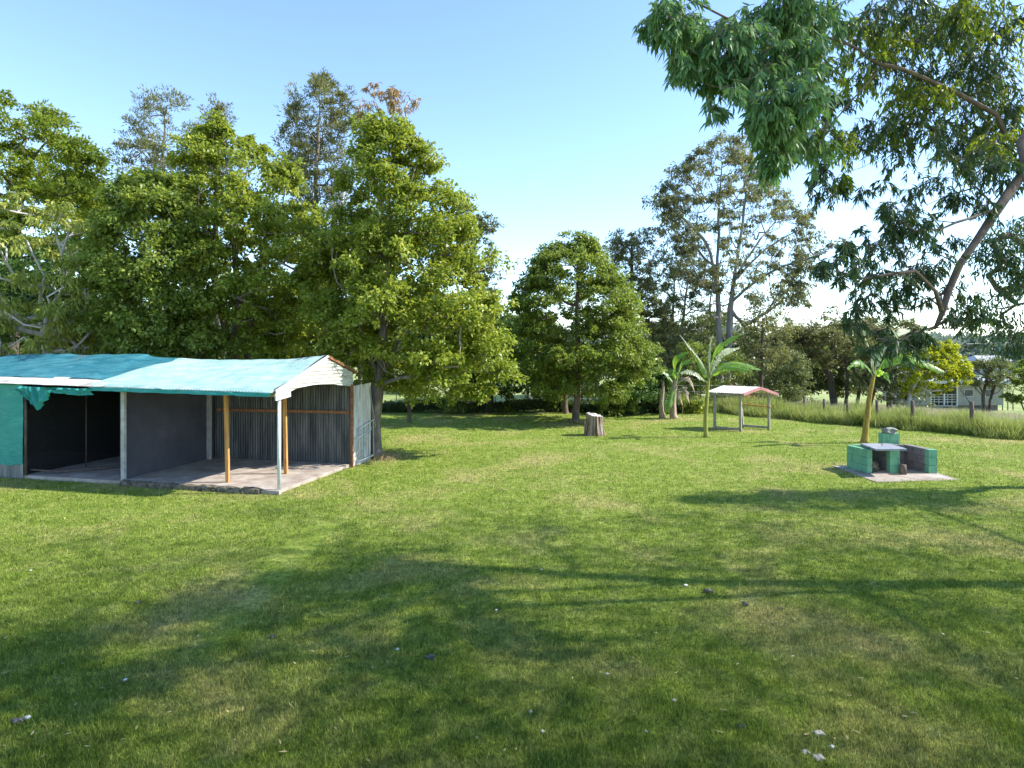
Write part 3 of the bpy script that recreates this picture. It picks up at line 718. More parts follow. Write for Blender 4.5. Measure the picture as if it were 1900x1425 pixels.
# ------------------------------------------------------------------ block barbecue
bq = empty('block_barbecue', (9.6, 16.0, 0), 'green painted concrete block barbecue with a sooty hearth on a concrete pad', 'barbecue')
MB().add([Vector(p) for p in ((8.36, 14.66, .03), (10.46, 14.9, .03), (10.5, 16.75, .03), (8.36, 16.72, .03), (8.36, 14.66, -.1), (10.46, 14.9, -.1), (10.5, 16.75, -.1), (8.36, 16.72, -.1))],
         [(0, 1, 2, 3), (0, 4, 5, 1), (1, 5, 6, 2), (2, 6, 7, 3), (3, 7, 4, 0)]).build('concrete_pad', M['concrete'], bq)
def course_wall(name, a, b, th, courses, green, sooty=None, z0=.03, ch=.195, bl=.4, cap=None):
    """blocks laid in courses between a and b (plan points); each face bevelled a little so joints read"""
    a = Vector((*a, 0)); b = Vector((*b, 0)); L0 = (b - a).length; d = (b - a).normalized(); n_ = Vector((-d.y, d.x, 0)); mb = MB()
    for c in range(courses):
        x = 0; first = bl if c % 2 == 0 else bl / 2
        while x < L0 - .01:
            ln = min(first, L0 - x); first = bl
            p = a + d * (x + ln / 2) + Vector((0, 0, z0 + ch * (c + .5)))
            p += n_ * random.uniform(-.004, .004)
            mb.box(p, (ln - .014, th, ch - .014), math.atan2(d.y, d.x)); x += ln
    core = MB(); core.box((a + b) / 2 + Vector((0, 0, z0 + ch * courses / 2)), (L0 - .03, th - .03, ch * courses - .02), math.atan2(d.y, d.x))
    mb.add(core.v, core.f)
    return mb.build(name, M[green], bq)
course_wall('block_wall', (8.66, 16.42), (8.78, 15.66), .13, 3, 'block_green')
course_wall('block_wall', (8.80, 16.47), (9.60, 16.5), .13, 3, 'block_green')
course_wall('block_wall', (9.36, 15.80), (9.33, 16.42), .17, 3, 'block_sooty')
course_wall('block_wall', (9.25, 15.71), (9.50, 15.71), .15, 3, 'block_green')
course_wall('hearth_wall', (9.62, 16.5), (10.12, 16.52), .13, 3, 'block_sooty')
course_wall('hearth_wall', (10.31, 15.82), (10.22, 16.58), .18, 3, 'block_sooty')
course_wall('block_wall', (10.21, 15.73), (10.43, 15.73), .16, 3, 'block_green')
course_wall('chimney_block', (9.62, 16.68), (10.08, 16.7), .19, 4, 'block_green', ch=.215)
mb = MB(); zt = .655
P4 = [Vector(p) for p in ((8.66, 15.2, .70), (9.42, 15.24, .70), (9.66, 16.32, .665), (8.92, 16.36, .665))]
mb.add(P4 + [p - UP * .04 for p in P4], [(0, 1, 2, 3), (7, 6, 5, 4), (0, 4, 5, 1), (1, 5, 6, 2), (2, 6, 7, 3), (3, 7, 4, 0)])
lid = mb.build('slab_lid', M['lid'], bq)
hc = Vector((9.14, 15.75, .69))
MB().tube([hc + Vector((-.03, 0, 0)), hc + Vector((-.035, .0, .07)), hc + Vector((0, .02, .1)), hc + Vector((.035, .05, .07)), hc + Vector((.03, .05, 0))], .006, 5).build('wire_handle', M['post_dark'], lid, True)
MB().box((9.06, 16.0, .045), (.4, .7, .03)).build('ash_bed', M['block_sooty'], bq)
def rock(name, c, size, seed, mat, label, cat, rz=0, **k):
    vs, fs = lump(c, size, seed, 4, .3); mb = MB(); ca, sa = math.cos(rz), math.sin(rz)
    o0 = Vector(c); mb.add([Vector((v.x * ca - v.y * sa, v.x * sa + v.y * ca, v.z)) for v in vs], fs)
    LOCAL[0] = True; o = mb.build(name, M[mat], None, True); LOCAL[0] = False; o.location = o0; tag(o, label, cat, **k); return o
rock('stone', (9.83, 16.66, .945), (.3, .2, .15), 4, 'stone', 'grey pointed stone resting on top of the green chimney block', 'stone', .2)
rock('stone', (8.98, 15.9, .17), (.16, .22, .28), 9, 'rough_stone', 'pale lump of stone inside the left chamber of the barbecue', 'stone')
mb = MB(); mb.tube([(9.52, 15.55, .03), (9.515, 15.55, .2), (9.52, 15.555, .27)], [.08, .078, .072], 9)
o = mb.build('log', M['bark_brown'], None, True); tag(o, 'short brown log standing on end against the barbecue front', 'log')

# ------------------------------------------------------------------ pink-roofed shelter
sh = empty('play_shelter', (8.5, 23.8, 0), 'small open shelter with pink fascia and pale corrugated roof on grey posts', 'shelter')
pf = Vector((8.50, 23.76, 0)); pa = Vector((-.76, .62, 0)); pb = Vector((1.28, .56, 0))
def Q(a, b, z): return pf + pa * a + pb * b + Vector((0, 0, z))
for (a, b, a2, b2, zt, m_) in ((0, 0, 0, 0, 1.36, 'timber_grey'), (1, 0, 1, 0, 1.36, 'timber_grey'), (1, 1, 1, .88, 1.36, 'timber_grey'), (0, 1, 0, 1.0, 1.36, 'timber_grey')):
    MB().bar(Q(a, b, 0), Q(a2, b2, zt), .085, .085, up=pa).build('post', M[m_], sh)
MB().bar(Q(0, 0, .08), Q(1, 0, .08), .05, .09, up=UP).build('bottom_rail', M['timber_grey'], sh)
MB().bar(Q(0, 1, .08), Q(1, 1, .08), .05, .09, up=UP).build('bottom_rail', M['timber_grey'], sh)
MB().bar(Q(-.08, 1, .86), Q(1.12, .98, .92), .06, .05, up=UP).build('shelf_rail', M['timber'], sh)
MB().bar(Q(-.1, 0, 1.34), Q(1.25, 0, 1.34), .05, .07, up=UP).build('roof_beam', M['timber_grey'], sh)
MB().bar(Q(-.1, 1, 1.34), Q(1.25, 1, 1.34), .05, .07, up=UP).build('roof_beam', M['timber_grey'], sh)
for (b0, z0, b1, z1) in ((-.06, 1.42, .54, 1.64), (.54, 1.64, 1.16, 1.38)):
    mb = MB(); nn = (Q(0, b1, z1) - Q(0, b0, z0)).cross(pa).normalized(); nn = nn if nn.z > 0 else -nn
    dvv = Q(0, b1, z1) - Q(0, b0, z0)
    corr_sheet(mb, Q(-.14, b0, z0), pa * 1.45, dvv, nn, .076, .01); mb.build('roof_sheet', M['roof_white'], sh)
    MB().bar(Q(-.18, b0, z0 - .04), Q(-.18, b1, z1 - .04), .03, .1, up=UP).build('fascia', M['pink'], sh)

# ------------------------------------------------------------------ stump
st = empty('tree_stump', G(1103, 808), 'pale split tree stump standing in the middle of the lawn', 'stump')
c = Vector((2.97, 22.85, 0)); mb = MB(); rings = 14; seg = 48; vv = []; ff = []; rim = []
for i in range(rings + 1):
    f = i / rings
    for k in range(seg):
        a = 2 * math.pi * k / seg
        r = .28 + .09 * (1 - f) ** 3 * (1 + .7 * math.sin(a * 5 + 1)) + .035 * noise.noise(Vector((math.cos(a) * 3, math.sin(a) * 3, f * .6))) + .018 * math.sin(a * 17 + 2 * math.sin(a * 3))
        top = .72 + .06 * math.cos(a - 2.6) + .04 * noise.noise(Vector((math.cos(a) * 4, math.sin(a) * 4, 7)))
        vv.append(c + Vector((math.cos(a) * r, math.sin(a) * r, -.04 + f * (top + .04))))
for i in range(rings):
    for k in range(seg): ff.append((i * seg + k, i * seg + (k + 1) % seg, (i + 1) * seg + (k + 1) % seg, (i + 1) * seg + k))
mb.add(vv, ff).build('bark', M['stump'], st)
topv = vv[-seg:]; mb = MB(); mid = [c.lerp(Vector((p.x, p.y, 0)), .5) + Vector((0, 0, p.z - .02 + random.uniform(-.02, .02))) for p in topv]
mb.add([p - UP * .004 for p in topv] + mid + [c + UP * .68], [(k, (k + 1) % seg, seg + (k + 1) % seg, seg + k) for k in range(seg)] + [(seg + k, seg + (k + 1) % seg, 2 * seg) for k in range(seg)])
mb.build('cut_top', M['stump_top'], st)
mb = MB(); mb.bar(c + Vector((-.36, -.1, -.02)), c + Vector((-.35, -.08, .52)), .05, .09)
mb.build('splinter', M['stump'], st)

# ------------------------------------------------------------------ banana plants
def banana_leaf(path, width, tatter=0.3, fold=0.35, seed=0, droop=.4, roll=.9):
    """blade torn into strips either side of a midrib"""
    r_ = random.Random(seed); sk = Skel(); sk.smooth_path(path, -1, .06, 0); pts = sk.p; n = len(pts); V = []; F_ = []; rib = MB()
    cum = [0]
    for i in range(1, n): cum.append(cum[-1] + (pts[i] - pts[i - 1]).length)
    T = cum[-1]
    def at(x):
        x = max(0, min(T * .9999, x)); i = max(0, next(j for j in range(1, n) if cum[j] >= x) - 1)
        f = (x - cum[i]) / max(1e-6, cum[i + 1] - cum[i]); return pts[i].lerp(pts[i + 1], f), (pts[i + 1] - pts[i]).normalized()
    def wprof(f):
        if f < .16: return 0
        g_ = (f - .16) / .84; return math.sin(math.pi * min(1, g_ ** .6 * .93 + .05)) ** .6
    for side in (-1, 1):
        x = T * .16
        while x < T:
            ln = r_.uniform(.03, .08) if r_.random() < tatter else r_.uniform(.1, .3)
            e = min(T, x + ln); k = max(1, int((e - x) / .05)); dr = r_.uniform(0, droop) * (2.2 if r_.random() < tatter * .6 else 1); lw = r_.uniform(.8, 1.05); row = []
            for q in range(k + 1):
                xx_ = x + (e - x) * q / k; p, d = at(xx_); s_ = d.cross(UP); s_ = s_.normalized() if s_.length > 1e-3 else Vector((1, 0, 0)); nn = s_.cross(d)
                if nn.z < 0: nn = -nn
                if nn.y > 0: rl = roll
                else: rl = -roll
                s_, nn = s_ * math.cos(roll) + UP * math.sin(roll) * (1 if s_.y > 0 else -1), nn
                wd_ = width * wprof(xx_ / T) * lw; lean = .5 * wd_
                m1 = p + s_ * side * wd_ * .5 + nn * wd_ * fold * .3 + d * lean * .35 - UP * dr * wd_ * .2
                m2 = p + s_ * side * wd_ * (1 - dr * .4) + d * lean * .8 - UP * dr * wd_ * 1.1 + nn * wd_ * fold * .2
                row.append((p, m1, m2))
            base = len(V)
            for (p, a_, b_) in row: V += [p, a_, b_]
            for q in range(k):
                b0 = base + q * 3; F_ += [(b0, b0 + 1, b0 + 4, b0 + 3), (b0 + 1, b0 + 2, b0 + 5, b0 + 4)]
            x = e + (r_.uniform(.004, .03) if r_.random() < tatter else .001)
    mb = MB(); mb.add(V, F_); rib.tube(pts, [max(.004, .022 * (1 - .85 * i / n)) for i in range(n)], 5)
    return mb, rib
def banana_plant(name, label, cat, Y, stem_px, r0, r1, leaves, stem_mat, group=None):
    p0 = G(*stem_px[0]) if Y is None else P(*stem_px[0], Y); p0.z = 0; root = empty(name, p0, label, cat, group)
    pts = [P(x, y, Y) for x, y in stem_px]; pts[0].z = -.03; sk = Skel(); sk.smooth_path(pts, -1, .12, .003); n = len(sk.p)
    mb = MB(); mb.tube(sk.p, [(r0 + (r1 - r0) * i / n) * (1 + .25 * max(0, 1 - i / 3)) * (1 + .05 * math.sin(i * 1.9)) for i in range(n)], 10)
    mb.build('stem', M[stem_mat], root, True)
    for k, (pp, wd_, tt, mm) in enumerate(leaves):
        path = [P(x, y, Y + dy) for x, y, dy in pp]; a, rib = banana_leaf(path, wd_ * .68, tt, seed=k + 3)
        lf = a.build('leaf', M[mm], root, True); rib.build('midrib', M['leaf_banana_pale'], lf, True)
    return root
BN = 'banana plants on the lawn'
banana_plant('banana_plant', 'slim banana plant with tattered leaves standing between the stump and the pink shelter', 'banana plant', 22.1,
    [(1311, 813), (1309, 780), (1312, 735), (1316, 690)], .08, .045, [
    ([(1317, 700, 0), (1323, 665, -.1), (1340, 640, -.2), (1373, 621, -.35)], .26, .1, 'leaf_banana'),
    ([(1317, 700, 0), (1330, 685, -.1), (1362, 674, -.2), (1411, 686, -.3)], .24, .8, 'leaf_banana'),
    ([(1317, 702, 0), (1328, 690, -.4), (1355, 681, -.8), (1396, 689, -1.2)], .2, .8, 'leaf_banana'),
    ([(1315, 700, 0), (1300, 670, .1), (1280, 645, .1), (1262, 622, .1)], .14, .6, 'leaf_banana_pale'),
    ([(1314, 712, 0), (1300, 700, -.2), (1282, 690, -.3), (1262, 692, -.4)], .2, .9, 'leaf_banana_pale'),
    ([(1316, 700, 0), (1316, 665, .2), (1318, 640, .3), (1324, 618, .3)], .12, .5, 'leaf_banana_pale'),
    ([(1317, 700, 0), (1330, 668, .3), (1348, 652, .5), (1372, 645, .7)], .2, .9, 'leaf_banana_pale'),
    ([(1316, 705, 0), (1306, 690, .5), (1294, 668, .9), (1288, 655, 1.2)], .16, .7, 'leaf_banana'),
    ], 'banana_stem', BN)
banana_plant('banana_plant', 'tall leaning banana plant with a yellow stem right behind the block barbecue', 'banana plant', 21.0,
    [(1604, 822), (1608, 780), (1613, 740), (1622, 693)], .11, .05, [
    ([(1622, 700, 0), (1636, 678, -.2), (1680, 662, -.4), (1751, 690, -.7)], .36, .7, 'leaf_banana'),
    ([(1622, 698, 0), (1630, 660, .2), (1650, 625, .3), (1690, 612, .5)], .3, .5, 'leaf_banana_pale'),
    ([(1622, 698, 0), (1616, 660, .1), (1606, 628, .1), (1600, 600, .2)], .22, .5, 'leaf_banana_pale'),
    ([(1622, 700, 0), (1634, 690, -.5), (1644, 695, -.8), (1652, 712, -.9)], .2, .6, 'leaf_banana'),
    ([(1621, 700, 0), (1608, 680, -.4), (1590, 672, -.7), (1572, 684, -.9)], .22, .7, 'leaf_banana'),
    ], 'banana_stem_yellow', BN)
banana_plant('banana_plant', 'squat banana plant with brown dead stems by the dark shrubs', 'banana plant', 28.3,
    [(1250, 778), (1249, 750), (1252, 715), (1255, 700)], .15, .07, [
    ([(1254, 712, 0), (1250, 690, -.1), (1256, 665, -.1), (1276, 654, -.2)], .34, .2, 'leaf_banana'),
    ([(1254, 714, 0), (1248, 735, -.3), (1243, 750, -.5), (1240, 766, -.6)], .26, .3, 'leaf_banana'),
    ([(1256, 712, 0), (1272, 702, -.1), (1284, 712, -.2), (1290, 735, -.2)], .22, .9, 'dead_leaf'),
    ([(1254, 714, 0), (1262, 735, -.3), (1266, 755, -.3), (1266, 776, -.3)], .24, .9, 'dead_leaf'),
    ([(1252, 716, 0), (1240, 700, .2), (1230, 690, .2), (1222, 694, .2)], .2, .6, 'leaf_banana'),
    ([(1254, 716, 0), (1258, 695, -.3), (1266, 675, -.4), (1282, 668, -.5)], .3, .3, 'leaf_banana'),
    ([(1252, 730, 0), (1240, 742, -.3), (1236, 756, -.5), (1234, 770, -.5)], .3, .3, 'leaf_banana'),
    ([(1256, 725, 0), (1268, 720, -.3), (1276, 735, -.5), (1280, 755, -.5)], .22, .9, 'dead_leaf'),
    ], 'dead_leaf', BN)
banana_plant('banana_stalk', 'bare dried banana stalk standing left of the squat banana plant', 'banana stalk', 28.5,
    [(1229, 776), (1227, 750), (1230, 728), (1231, 708)], .13, .03, [
    ([(1229, 740, 0), (1226, 750, -.2), (1225, 764, -.25), (1226, 774, -.25)], .16, .8, 'dead_leaf')], 'dead_leaf')

# ------------------------------------------------------------------ right-hand wire fence, back fence
wf = empty('wire_fence', (FA.x, FA.y, 0), 'low wire netting fence with dark timber posts along the long grass', 'fence')
fposts = [(1803, 23.0, 1.18, .075), (1693, 24.4, 1.1, .07), (1627, 25.6, 1.02, .06), (1572, 26.6, .98, .05), (1529, 27.7, .9, .05), (1492, 29.2, .9, .05)]
tops = []
for px, Y, h_, r_ in fposts:
    x = (px - 950) / F * Y; tops.append((x, Y, h_))
    MB().tube([(x, Y, -.1), (x + .01, Y, h_ * .5), (x, Y, h_)], [r_, r_, r_ * .92], 7).build('post', M['post_dark'], wf, True)
ex = (24.5, 15.0, 1.2); MB().tube([(ex[0], ex[1], -.1), (ex[0], ex[1], 1.2)], .07, 7).build('post', M['post_dark'], wf, True)
line = [ex] + tops; mb = MB()
for i in range(len(line) - 1):
    a = Vector(line[i]); b = Vector(line[i + 1])
    for f in (.97, .78, .55, .32, .1): mb.tube([Vector((a.x, a.y, a.z * f)), Vector(((a.x + b.x) / 2, (a.y + b.y) / 2, (a.z + b.z) / 2 * f - .015)), Vector((b.x, b.y, b.z * f))], .0035, 3, False)
    k = int((b - a).length / .15)
    for j in range(1, k):
        q = a.lerp(b, j / k); mb.tube([(q.x, q.y, .08), (q.x, q.y, q.z * .95)], .002, 3, False)
mb.build('wire_netting', M['steel_dull'], wf)
bf = empty('post_and_wire_fence', (0, 31.6, 0), 'thin steel picket and wire fence behind the hedge at the back of the lawn', 'fence')
bx = [707, 735, 770, 812, 919, 940, 975, 1012, 1104, 1142, 1180, 1272, 1280, 1300, 1340]
wr = MB(); prev = None
for i, px in enumerate(bx):
    Y = 31.6; x = (px - 950) / F * Y; MB().bar((x, Y, -.1), (x + random.uniform(-.04, .04), Y, 1.35), .035, .035).build('picket', M['post_dark'], bf)
for z in (1.25, .95, .6, .3): wr.tube([(-7.5, 31.62, z), (11, 31.62, z)], .006, 3, False)
wr.build('wires', M['steel_dull'], bf)

# ------------------------------------------------------------------ far house beyond the paddock
hz = -3.4; HY = 66.0
house = empty('house', ((1790 - 950) / F * HY, HY, hz), 'low white house with a flat pale roof and shaded verandah beyond the paddock', 'house')
def HX(px): return (px - 950) / F * HY
def HZ(py): return H + (HOR - py) / F * HY
x0, x1, x2, x3 = HX(1700), HX(1727), HX(1776), HX(1862)
zb, zt = HZ(752), HZ(712)
mb = MB(); mb.box(((x2 + x3) / 2, HY + 3, (zb + zt) / 2), (x3 - x2, 6, zt - zb)); mb.box(((x0 + x1) / 2, HY + 3, (zb + zt) / 2), (x1 - x0, 6, zt - zb)); mb.build('wall', M['house_wall'], house)
MB().box(((x1 + x2) / 2, HY + 4.2, (zb + zt) / 2), (x2 - x1, 3.5, zt - zb)).build('verandah_back', M['house_dark'], house)
mb = MB(); mb.box(((x0 + x3) / 2 + .5, HY + 2.6, zt + .25), (x3 - x0 + 2.4, 8.2, .3)); mb.build('roof', M['house_roof'], house)
MB().box(((x0 + x3) / 2, HY + 3.1, zb - .55), (x3 - x0 - .6, 5.4, 1.1)).build('underfloor', M['house_dark'], house)
mb = MB()
for z in (.35, .6, .85, 1.1): mb.box(((x1 + x2) / 2, HY + .1, zb + z), (x2 - x1, .06, .09))
for k in range(7): mb.box((x1 + (x2 - x1) * k / 6, HY + .14, zb + .6), (.09, .07, 1.2))
mb.build('verandah_railing', M['steel_dull'], house)
MB().box(((x1 + x2) / 2, HY + 1.2, zb - .06), (x2 - x1, 2.6, .12)).build('verandah_floor', M['steel_dull'], house)
for px in (1727, 1752, 1776): MB().box((HX(px), HY + .02, (zb + zt) / 2), (.12, .12, zt - zb)).build('verandah_post', M['steel_paint'], house)
for (pa_, pb_, ya, yb) in ((1788, 1806, 722, 736), (1827, 1842, 722, 737)):
    wn = MB().box(((HX(pa_) + HX(pb_)) / 2, HY - .03, (HZ(ya) + HZ(yb)) / 2), (HX(pb_) - HX(pa_), .08, HZ(ya) - HZ(yb))).build('window', M['house_roof'], house)
    MB().box(((HX(pa_) + HX(pb_)) / 2, HY - .06, (HZ(ya) + HZ(yb)) / 2), (HX(pb_) - HX(pa_) - .16, .06, HZ(ya) - HZ(yb) - .16)).build('pane', M['house_dark'], wn)
mb = MB(); mb.box((HX(1878), HY + 1.0, zb + .7), (1.9, .08, .06)); mb.box((HX(1878), HY + 1, zb + 1.4), (1.9, .08, .06))
for k in range(4): mb.box((HX(1864) + k * .55, HY + 1, zb + .3), (.07, .07, 2.2))
mb.build('side_stair_rail', M['house_dark'], house)
for (px, Y, wd_, py, lab) in ((1775, 120, 4.5, 671, 'distant white roofed house showing above the trees behind the low house'), (1850, 130, 7, 668, 'distant long pale roofed house right of the green pole')):
    z = H + (HOR - py) / F * Y; x = (px - 950) / F * Y; rt = empty('distant_house', (x, Y, z - 3), lab, 'house')
    MB().box((x, Y + 3, z - 1.6), (wd_, 6, 2.8)).build('wall', M['house_wall'], rt)
    m2 = MB(); m2.add([Vector((x - wd_ / 2 - .4, Y - .4, z - .2)), Vector((x + wd_ / 2 + .4, Y - .4, z - .2)), Vector((x + wd_ / 2 + .4, Y + 6.4, z - .2)), Vector((x - wd_ / 2 - .4, Y + 6.4, z - .2)), Vector((x - wd_ / 2 + 1, Y + 3, z + .9)), Vector((x + wd_ / 2 - 1, Y + 3, z + .9))],
        [(0, 1, 5, 4), (2, 3, 4, 5), (1, 2, 5), (3, 0, 4), (3, 2, 1, 0)]); m2.build('roof', M['house_roof'], rt)
mb = MB(); x = (1853 - 950) / F * 110; pl = empty('power_pole', (x, 110, -6), 'thin green power pole standing against the distant hill', 'pole')
MB().tube([(x, 110, -7), (x, 110, H + (646 - 632) / F * 110)], [.28, .2], 7).build('mast', M['green_pole'], pl)
MB().box((x, 110, H + .9), (2.2, .14, .14)).build('cross_arm', M['green_pole'], pl)
mb = MB(); zz_ = H + .95
for dx in (-1, 0, 1): mb.tube([(x + dx - 40, 118, zz_ + .2), (x + dx - 20, 114, zz_ - .9), (x + dx, 110, zz_), (x + dx + 20, 106, zz_ - .8), (x + dx + 40, 100, zz_)], .03, 3, False)
mb.build('wires', M['steel_dull'], pl)
# small grey shed and blue drum seen under the central tree
s2 = empty('garden_shed', (4.2, 44, 0), 'small grey garden shed seen under the round central tree', 'shed')
def BX(px, Y): return (px - 950) / F * Y
MB().box((BX(1082, 44), 45, .95), (2.1, 2, 1.9)).build('wall', M['galv'], s2)
mb = MB(); xc = BX(1082, 44); mb.add([Vector((xc + a * 1.15, 45 + b * 1.15, z)) for a, b, z in ((-1, -1, 1.9), (1, -1, 1.9), (1, 1, 1.9), (-1, 1, 1.9), (0, -1, 2.3), (0, 1, 2.3))], [(0, 4, 5, 3), (1, 2, 5, 4), (0, 1, 4), (2, 3, 5), (3, 2, 1, 0)]); mb.build('roof', M['roof_white'], s2)
MB().box((BX(1082, 44) + .3, 43.97, .9), (.7, .06, 1.7)).build('door', M['house_dark'], s2)
o = MB().tube([(BX(979, 36), 36, .95), (BX(979, 36), 36, 1.3), (BX(979, 36), 36, 1.36)], [.34, .36, .2], 10).build('item', M['blue_paint'], None, True); tag(o, 'blue drum on a stand beyond the back fence', 'item')  # unidentified blue thing on a pole, built in barrel shape
MB().tube([(BX(979, 36), 36, -.05), (BX(979, 36), 36, .95)], .09, 6).build('stand', M['post_dark'], o)
# ------------------------------------------------------------------ trees
BG = 'trees behind the lawn'
def T(px, py, Y): return P(px, py, Y)
def base(px, Y, z=-.05): return Vector(((px - 950) / F * Y, Y, z))
# the leafy group behind the shed
tree('leafy_tree', 'big yellow-green leafy tree with its trunk at the right end of the shed', 'tree',
     [(238, 700, 735), (262, 680, 760), (285, 655, 790), (330, 640, 815), (372, 625, 850), (410, 600, 868), (450, 585, 885), (500, 575, 905), (560, 575, 912), (610, 575, 920), (640, 590, 925), (672, 640, 930), (705, 715, 930), (738, 750, 890)],
     18.4, [base(697, 18.2), T(697, 780, 18.2), T(701, 715, 18.2), T(712, 600, 18.4), T(722, 480, 18.5), T(722, 330, 18.5)], 'leaf_bright', 'bark_grey',
     nclump=290, R=.6, per=320, L=.125, Wd=.08, r0=.19, rtip=.012, shell=.45, up=.6, flare=.5, ylim=2.4, steep=.8,
     extra_limbs=[[T(700, 715, 18.2), T(740, 705, 17.6), T(800, 685, 17.2), T(850, 680, 17)], [T(700, 715, 18.2), T(680, 640, 18), T(640, 540, 17.8)], [T(702, 700, 18.2), T(760, 600, 18.4), T(800, 480, 18.6)]])
tree('leafy_tree', 'tall leafy tree of several thin stems rising behind the middle of the shed', 'tree',
     [(232, 392, 425), (260, 362, 470), (292, 350, 520), (330, 345, 555), (380, 335, 575), (440, 335, 590), (500, 330, 590), (560, 325, 585), (610, 330, 560), (650, 350, 530)],
     20.2, [base(437, 20.2), T(437, 660, 20.2), T(440, 540, 20.2), T(430, 400, 20.2), T(420, 300, 20.2)], 'leaf_bright', 'bark_grey',
     nclump=200, R=.6, per=320, L=.125, Wd=.08, r0=.13, rtip=.012, shell=.45, up=.6, ylim=2.3,
     stems=[[base(462, 20.4), T(460, 640, 20.4), T(478, 520, 20.4), T(500, 400, 20.4)], [base(420, 20), T(428, 650, 20), T(400, 540, 20), T(380, 430, 20)]])
tree('leafy_tree', 'rounded bushy tree behind the shed roof between the gnarled tree and the tall leafy tree', 'tree',
     [(330, 255, 300), (362, 225, 335), (410, 195, 350), (470, 180, 360), (540, 178, 365), (600, 175, 380), (650, 178, 400), (672, 190, 410)],
     19.2, [base(285, 19.4), T(285, 640, 19.4), T(280, 520, 19.4), T(275, 420, 19.4)], 'leaf_mid', 'bark_grey',
     nclump=170, R=.58, per=320, L=.125, Wd=.08, r0=.13, rtip=.012, shell=.45, up=.6, ylim=2.0)
tree('leafy_tree', 'darker leafy tree filling the gap behind the shed ridge', 'tree',
     [(400, 560, 680), (460, 540, 720), (540, 520, 740), (610, 490, 740), (655, 460, 720), (680, 500, 690)],
     23.5, [base(603, 23.5), T(603, 680, 23.5), T(600, 600, 23.5), T(610, 480, 23.5)], 'leaf_mid', 'bark_grey',
     nclump=70, R=.75, per=330, L=.16, Wd=.1, r0=.1, rtip=.012, shell=.5, ylim=1.6,
     stems=[[base(644, 23.2), T(646, 690, 23.2), T(640, 560, 23.2)], [base(668, 23.6), T(668, 690, 23.6), T(676, 560, 23.6)], [base(625, 23), T(628, 690, 23), T(622, 600, 23)]])
# gnarled pale tree, far left
gn = [base(92, 20.5), T(88, 640, 20.5), T(92, 590, 20.4), T(100, 560, 20.4)]
tree('gnarled_tree', 'gnarled pale-limbed tree with yellowish drooping leaves at the left edge', 'tree',
     [(362, 45, 85), (385, -10, 125), (420, -80, 165), (460, -120, 185), (520, -130, 190), (580, -130, 190), (640, -120, 180), (668, -100, 170)],
     20.4, gn, 'leaf_droop', 'bark_pale', nclump=95, R=.5, per=150, L=.2, Wd=.055, r0=.17, rtip=.02, shell=.3, droop=.9, up=.2, ylim=2.2,
     jit=.3, rise=-.5, power=.42, slim=True,
     extra_limbs=[[T(92, 600, 20.4), T(70, 560, 20), T(85, 510, 19.6), T(60, 470, 19.4)], [T(100, 560, 20.4), T(125, 520, 19.9), T(112, 470, 19.6), T(128, 430, 19.4)],
                  [T(88, 630, 20.4), T(130, 600, 19.9), T(160, 575, 19.6), T(170, 520, 19.4)], [T(88, 610, 20.4), T(40, 590, 20), T(10, 560, 19.6), T(-20, 500, 19.4)],
                  [T(88, 645, 20.4), T(120, 655, 19.8), T(165, 620, 19.5)]])
tree('leafy_tree', 'dark undergrowth tree behind the gnarled pale tree', 'tree',
     [(470, -60, 190), (560, -80, 260), (650, -80, 260)], 23, up_trunk(60, 23, 3.2), 'leaf_dark', 'bark_dark', nclump=70, R=.8, per=260, L=.18, Wd=.11, r0=.14, ylim=1.4)
tree('spreading_tree', 'broad dark green tree with ferny foliage towering at the far left', 'tree',
     [(180, -60, 5), (200, -110, 45), (228, -160, 90), (262, -200, 135), (300, -220, 172), (345, -230, 205), (390, -230, 215), (430, -200, 205), (470, -180, 190)],
     31, [base(20, 31), T(20, 560, 31), T(30, 450, 31), T(20, 330, 31)], 'leaf_fern', 'bark_dark',
     nclump=210, R=1.0, per=380, L=.2, Wd=.09, r0=.35, rtip=.02, shell=.4, flat=.5, ylim=5)
FT = 'tall feathery trees behind the leafy trees'
tree('feathery_tree', 'thin-leaved tall tree with open grey-green crown left of the tall leafy tree', 'tree',
     [(180, 290, 335), (200, 262, 355), (235, 228, 368), (270, 205, 378), (310, 212, 382), (360, 225, 375), (410, 235, 360), (450, 240, 350)],
     27, [base(298, 27), T(298, 500, 27), T(302, 350, 27), T(305, 215, 27)], 'leaf_olive', 'bark_grey', nclump=120, R=.42, per=110, L=.17, Wd=.04, r0=.14,
     rtip=.012, shell=.45, flat=1.3, droop=-.4, up=.1, group=FT, sub=5, rise=.6, subr=.4)
tree('feathery_tree', 'slender feathery treetop poking up beside the tall leafy tree', 'tree',
     [(195, 400, 416), (225, 386, 424), (260, 378, 430), (320, 366, 440)], 25, [base(402, 25), T(402, 450, 25), T(405, 215, 25)], 'leaf_olive', 'bark_grey',
     nclump=34, R=.34, per=110, L=.17, Wd=.04, r0=.09, rtip=.012, flat=1.4, droop=-.4, up=.1, group=FT, sub=5, subr=.4)
tree('feathery_tree', 'dark feathery tree standing tallest behind the shed group', 'tree',
     [(153, 590, 612), (175, 572, 635), (205, 545, 660), (240, 532, 668), (275, 526, 660), (310, 530, 650), (350, 548, 635), (400, 560, 625)],
     26, [base(586, 26), T(586, 480, 26), T(588, 300, 26), T(596, 190, 26)], 'leaf_olive', 'bark_grey', nclump=125, R=.42, per=130, L=.17, Wd=.045, r0=.12,
     rtip=.012, shell=.45, flat=1.3, droop=-.4, up=.1, group=FT, sub=5, rise=.6, subr=.4)
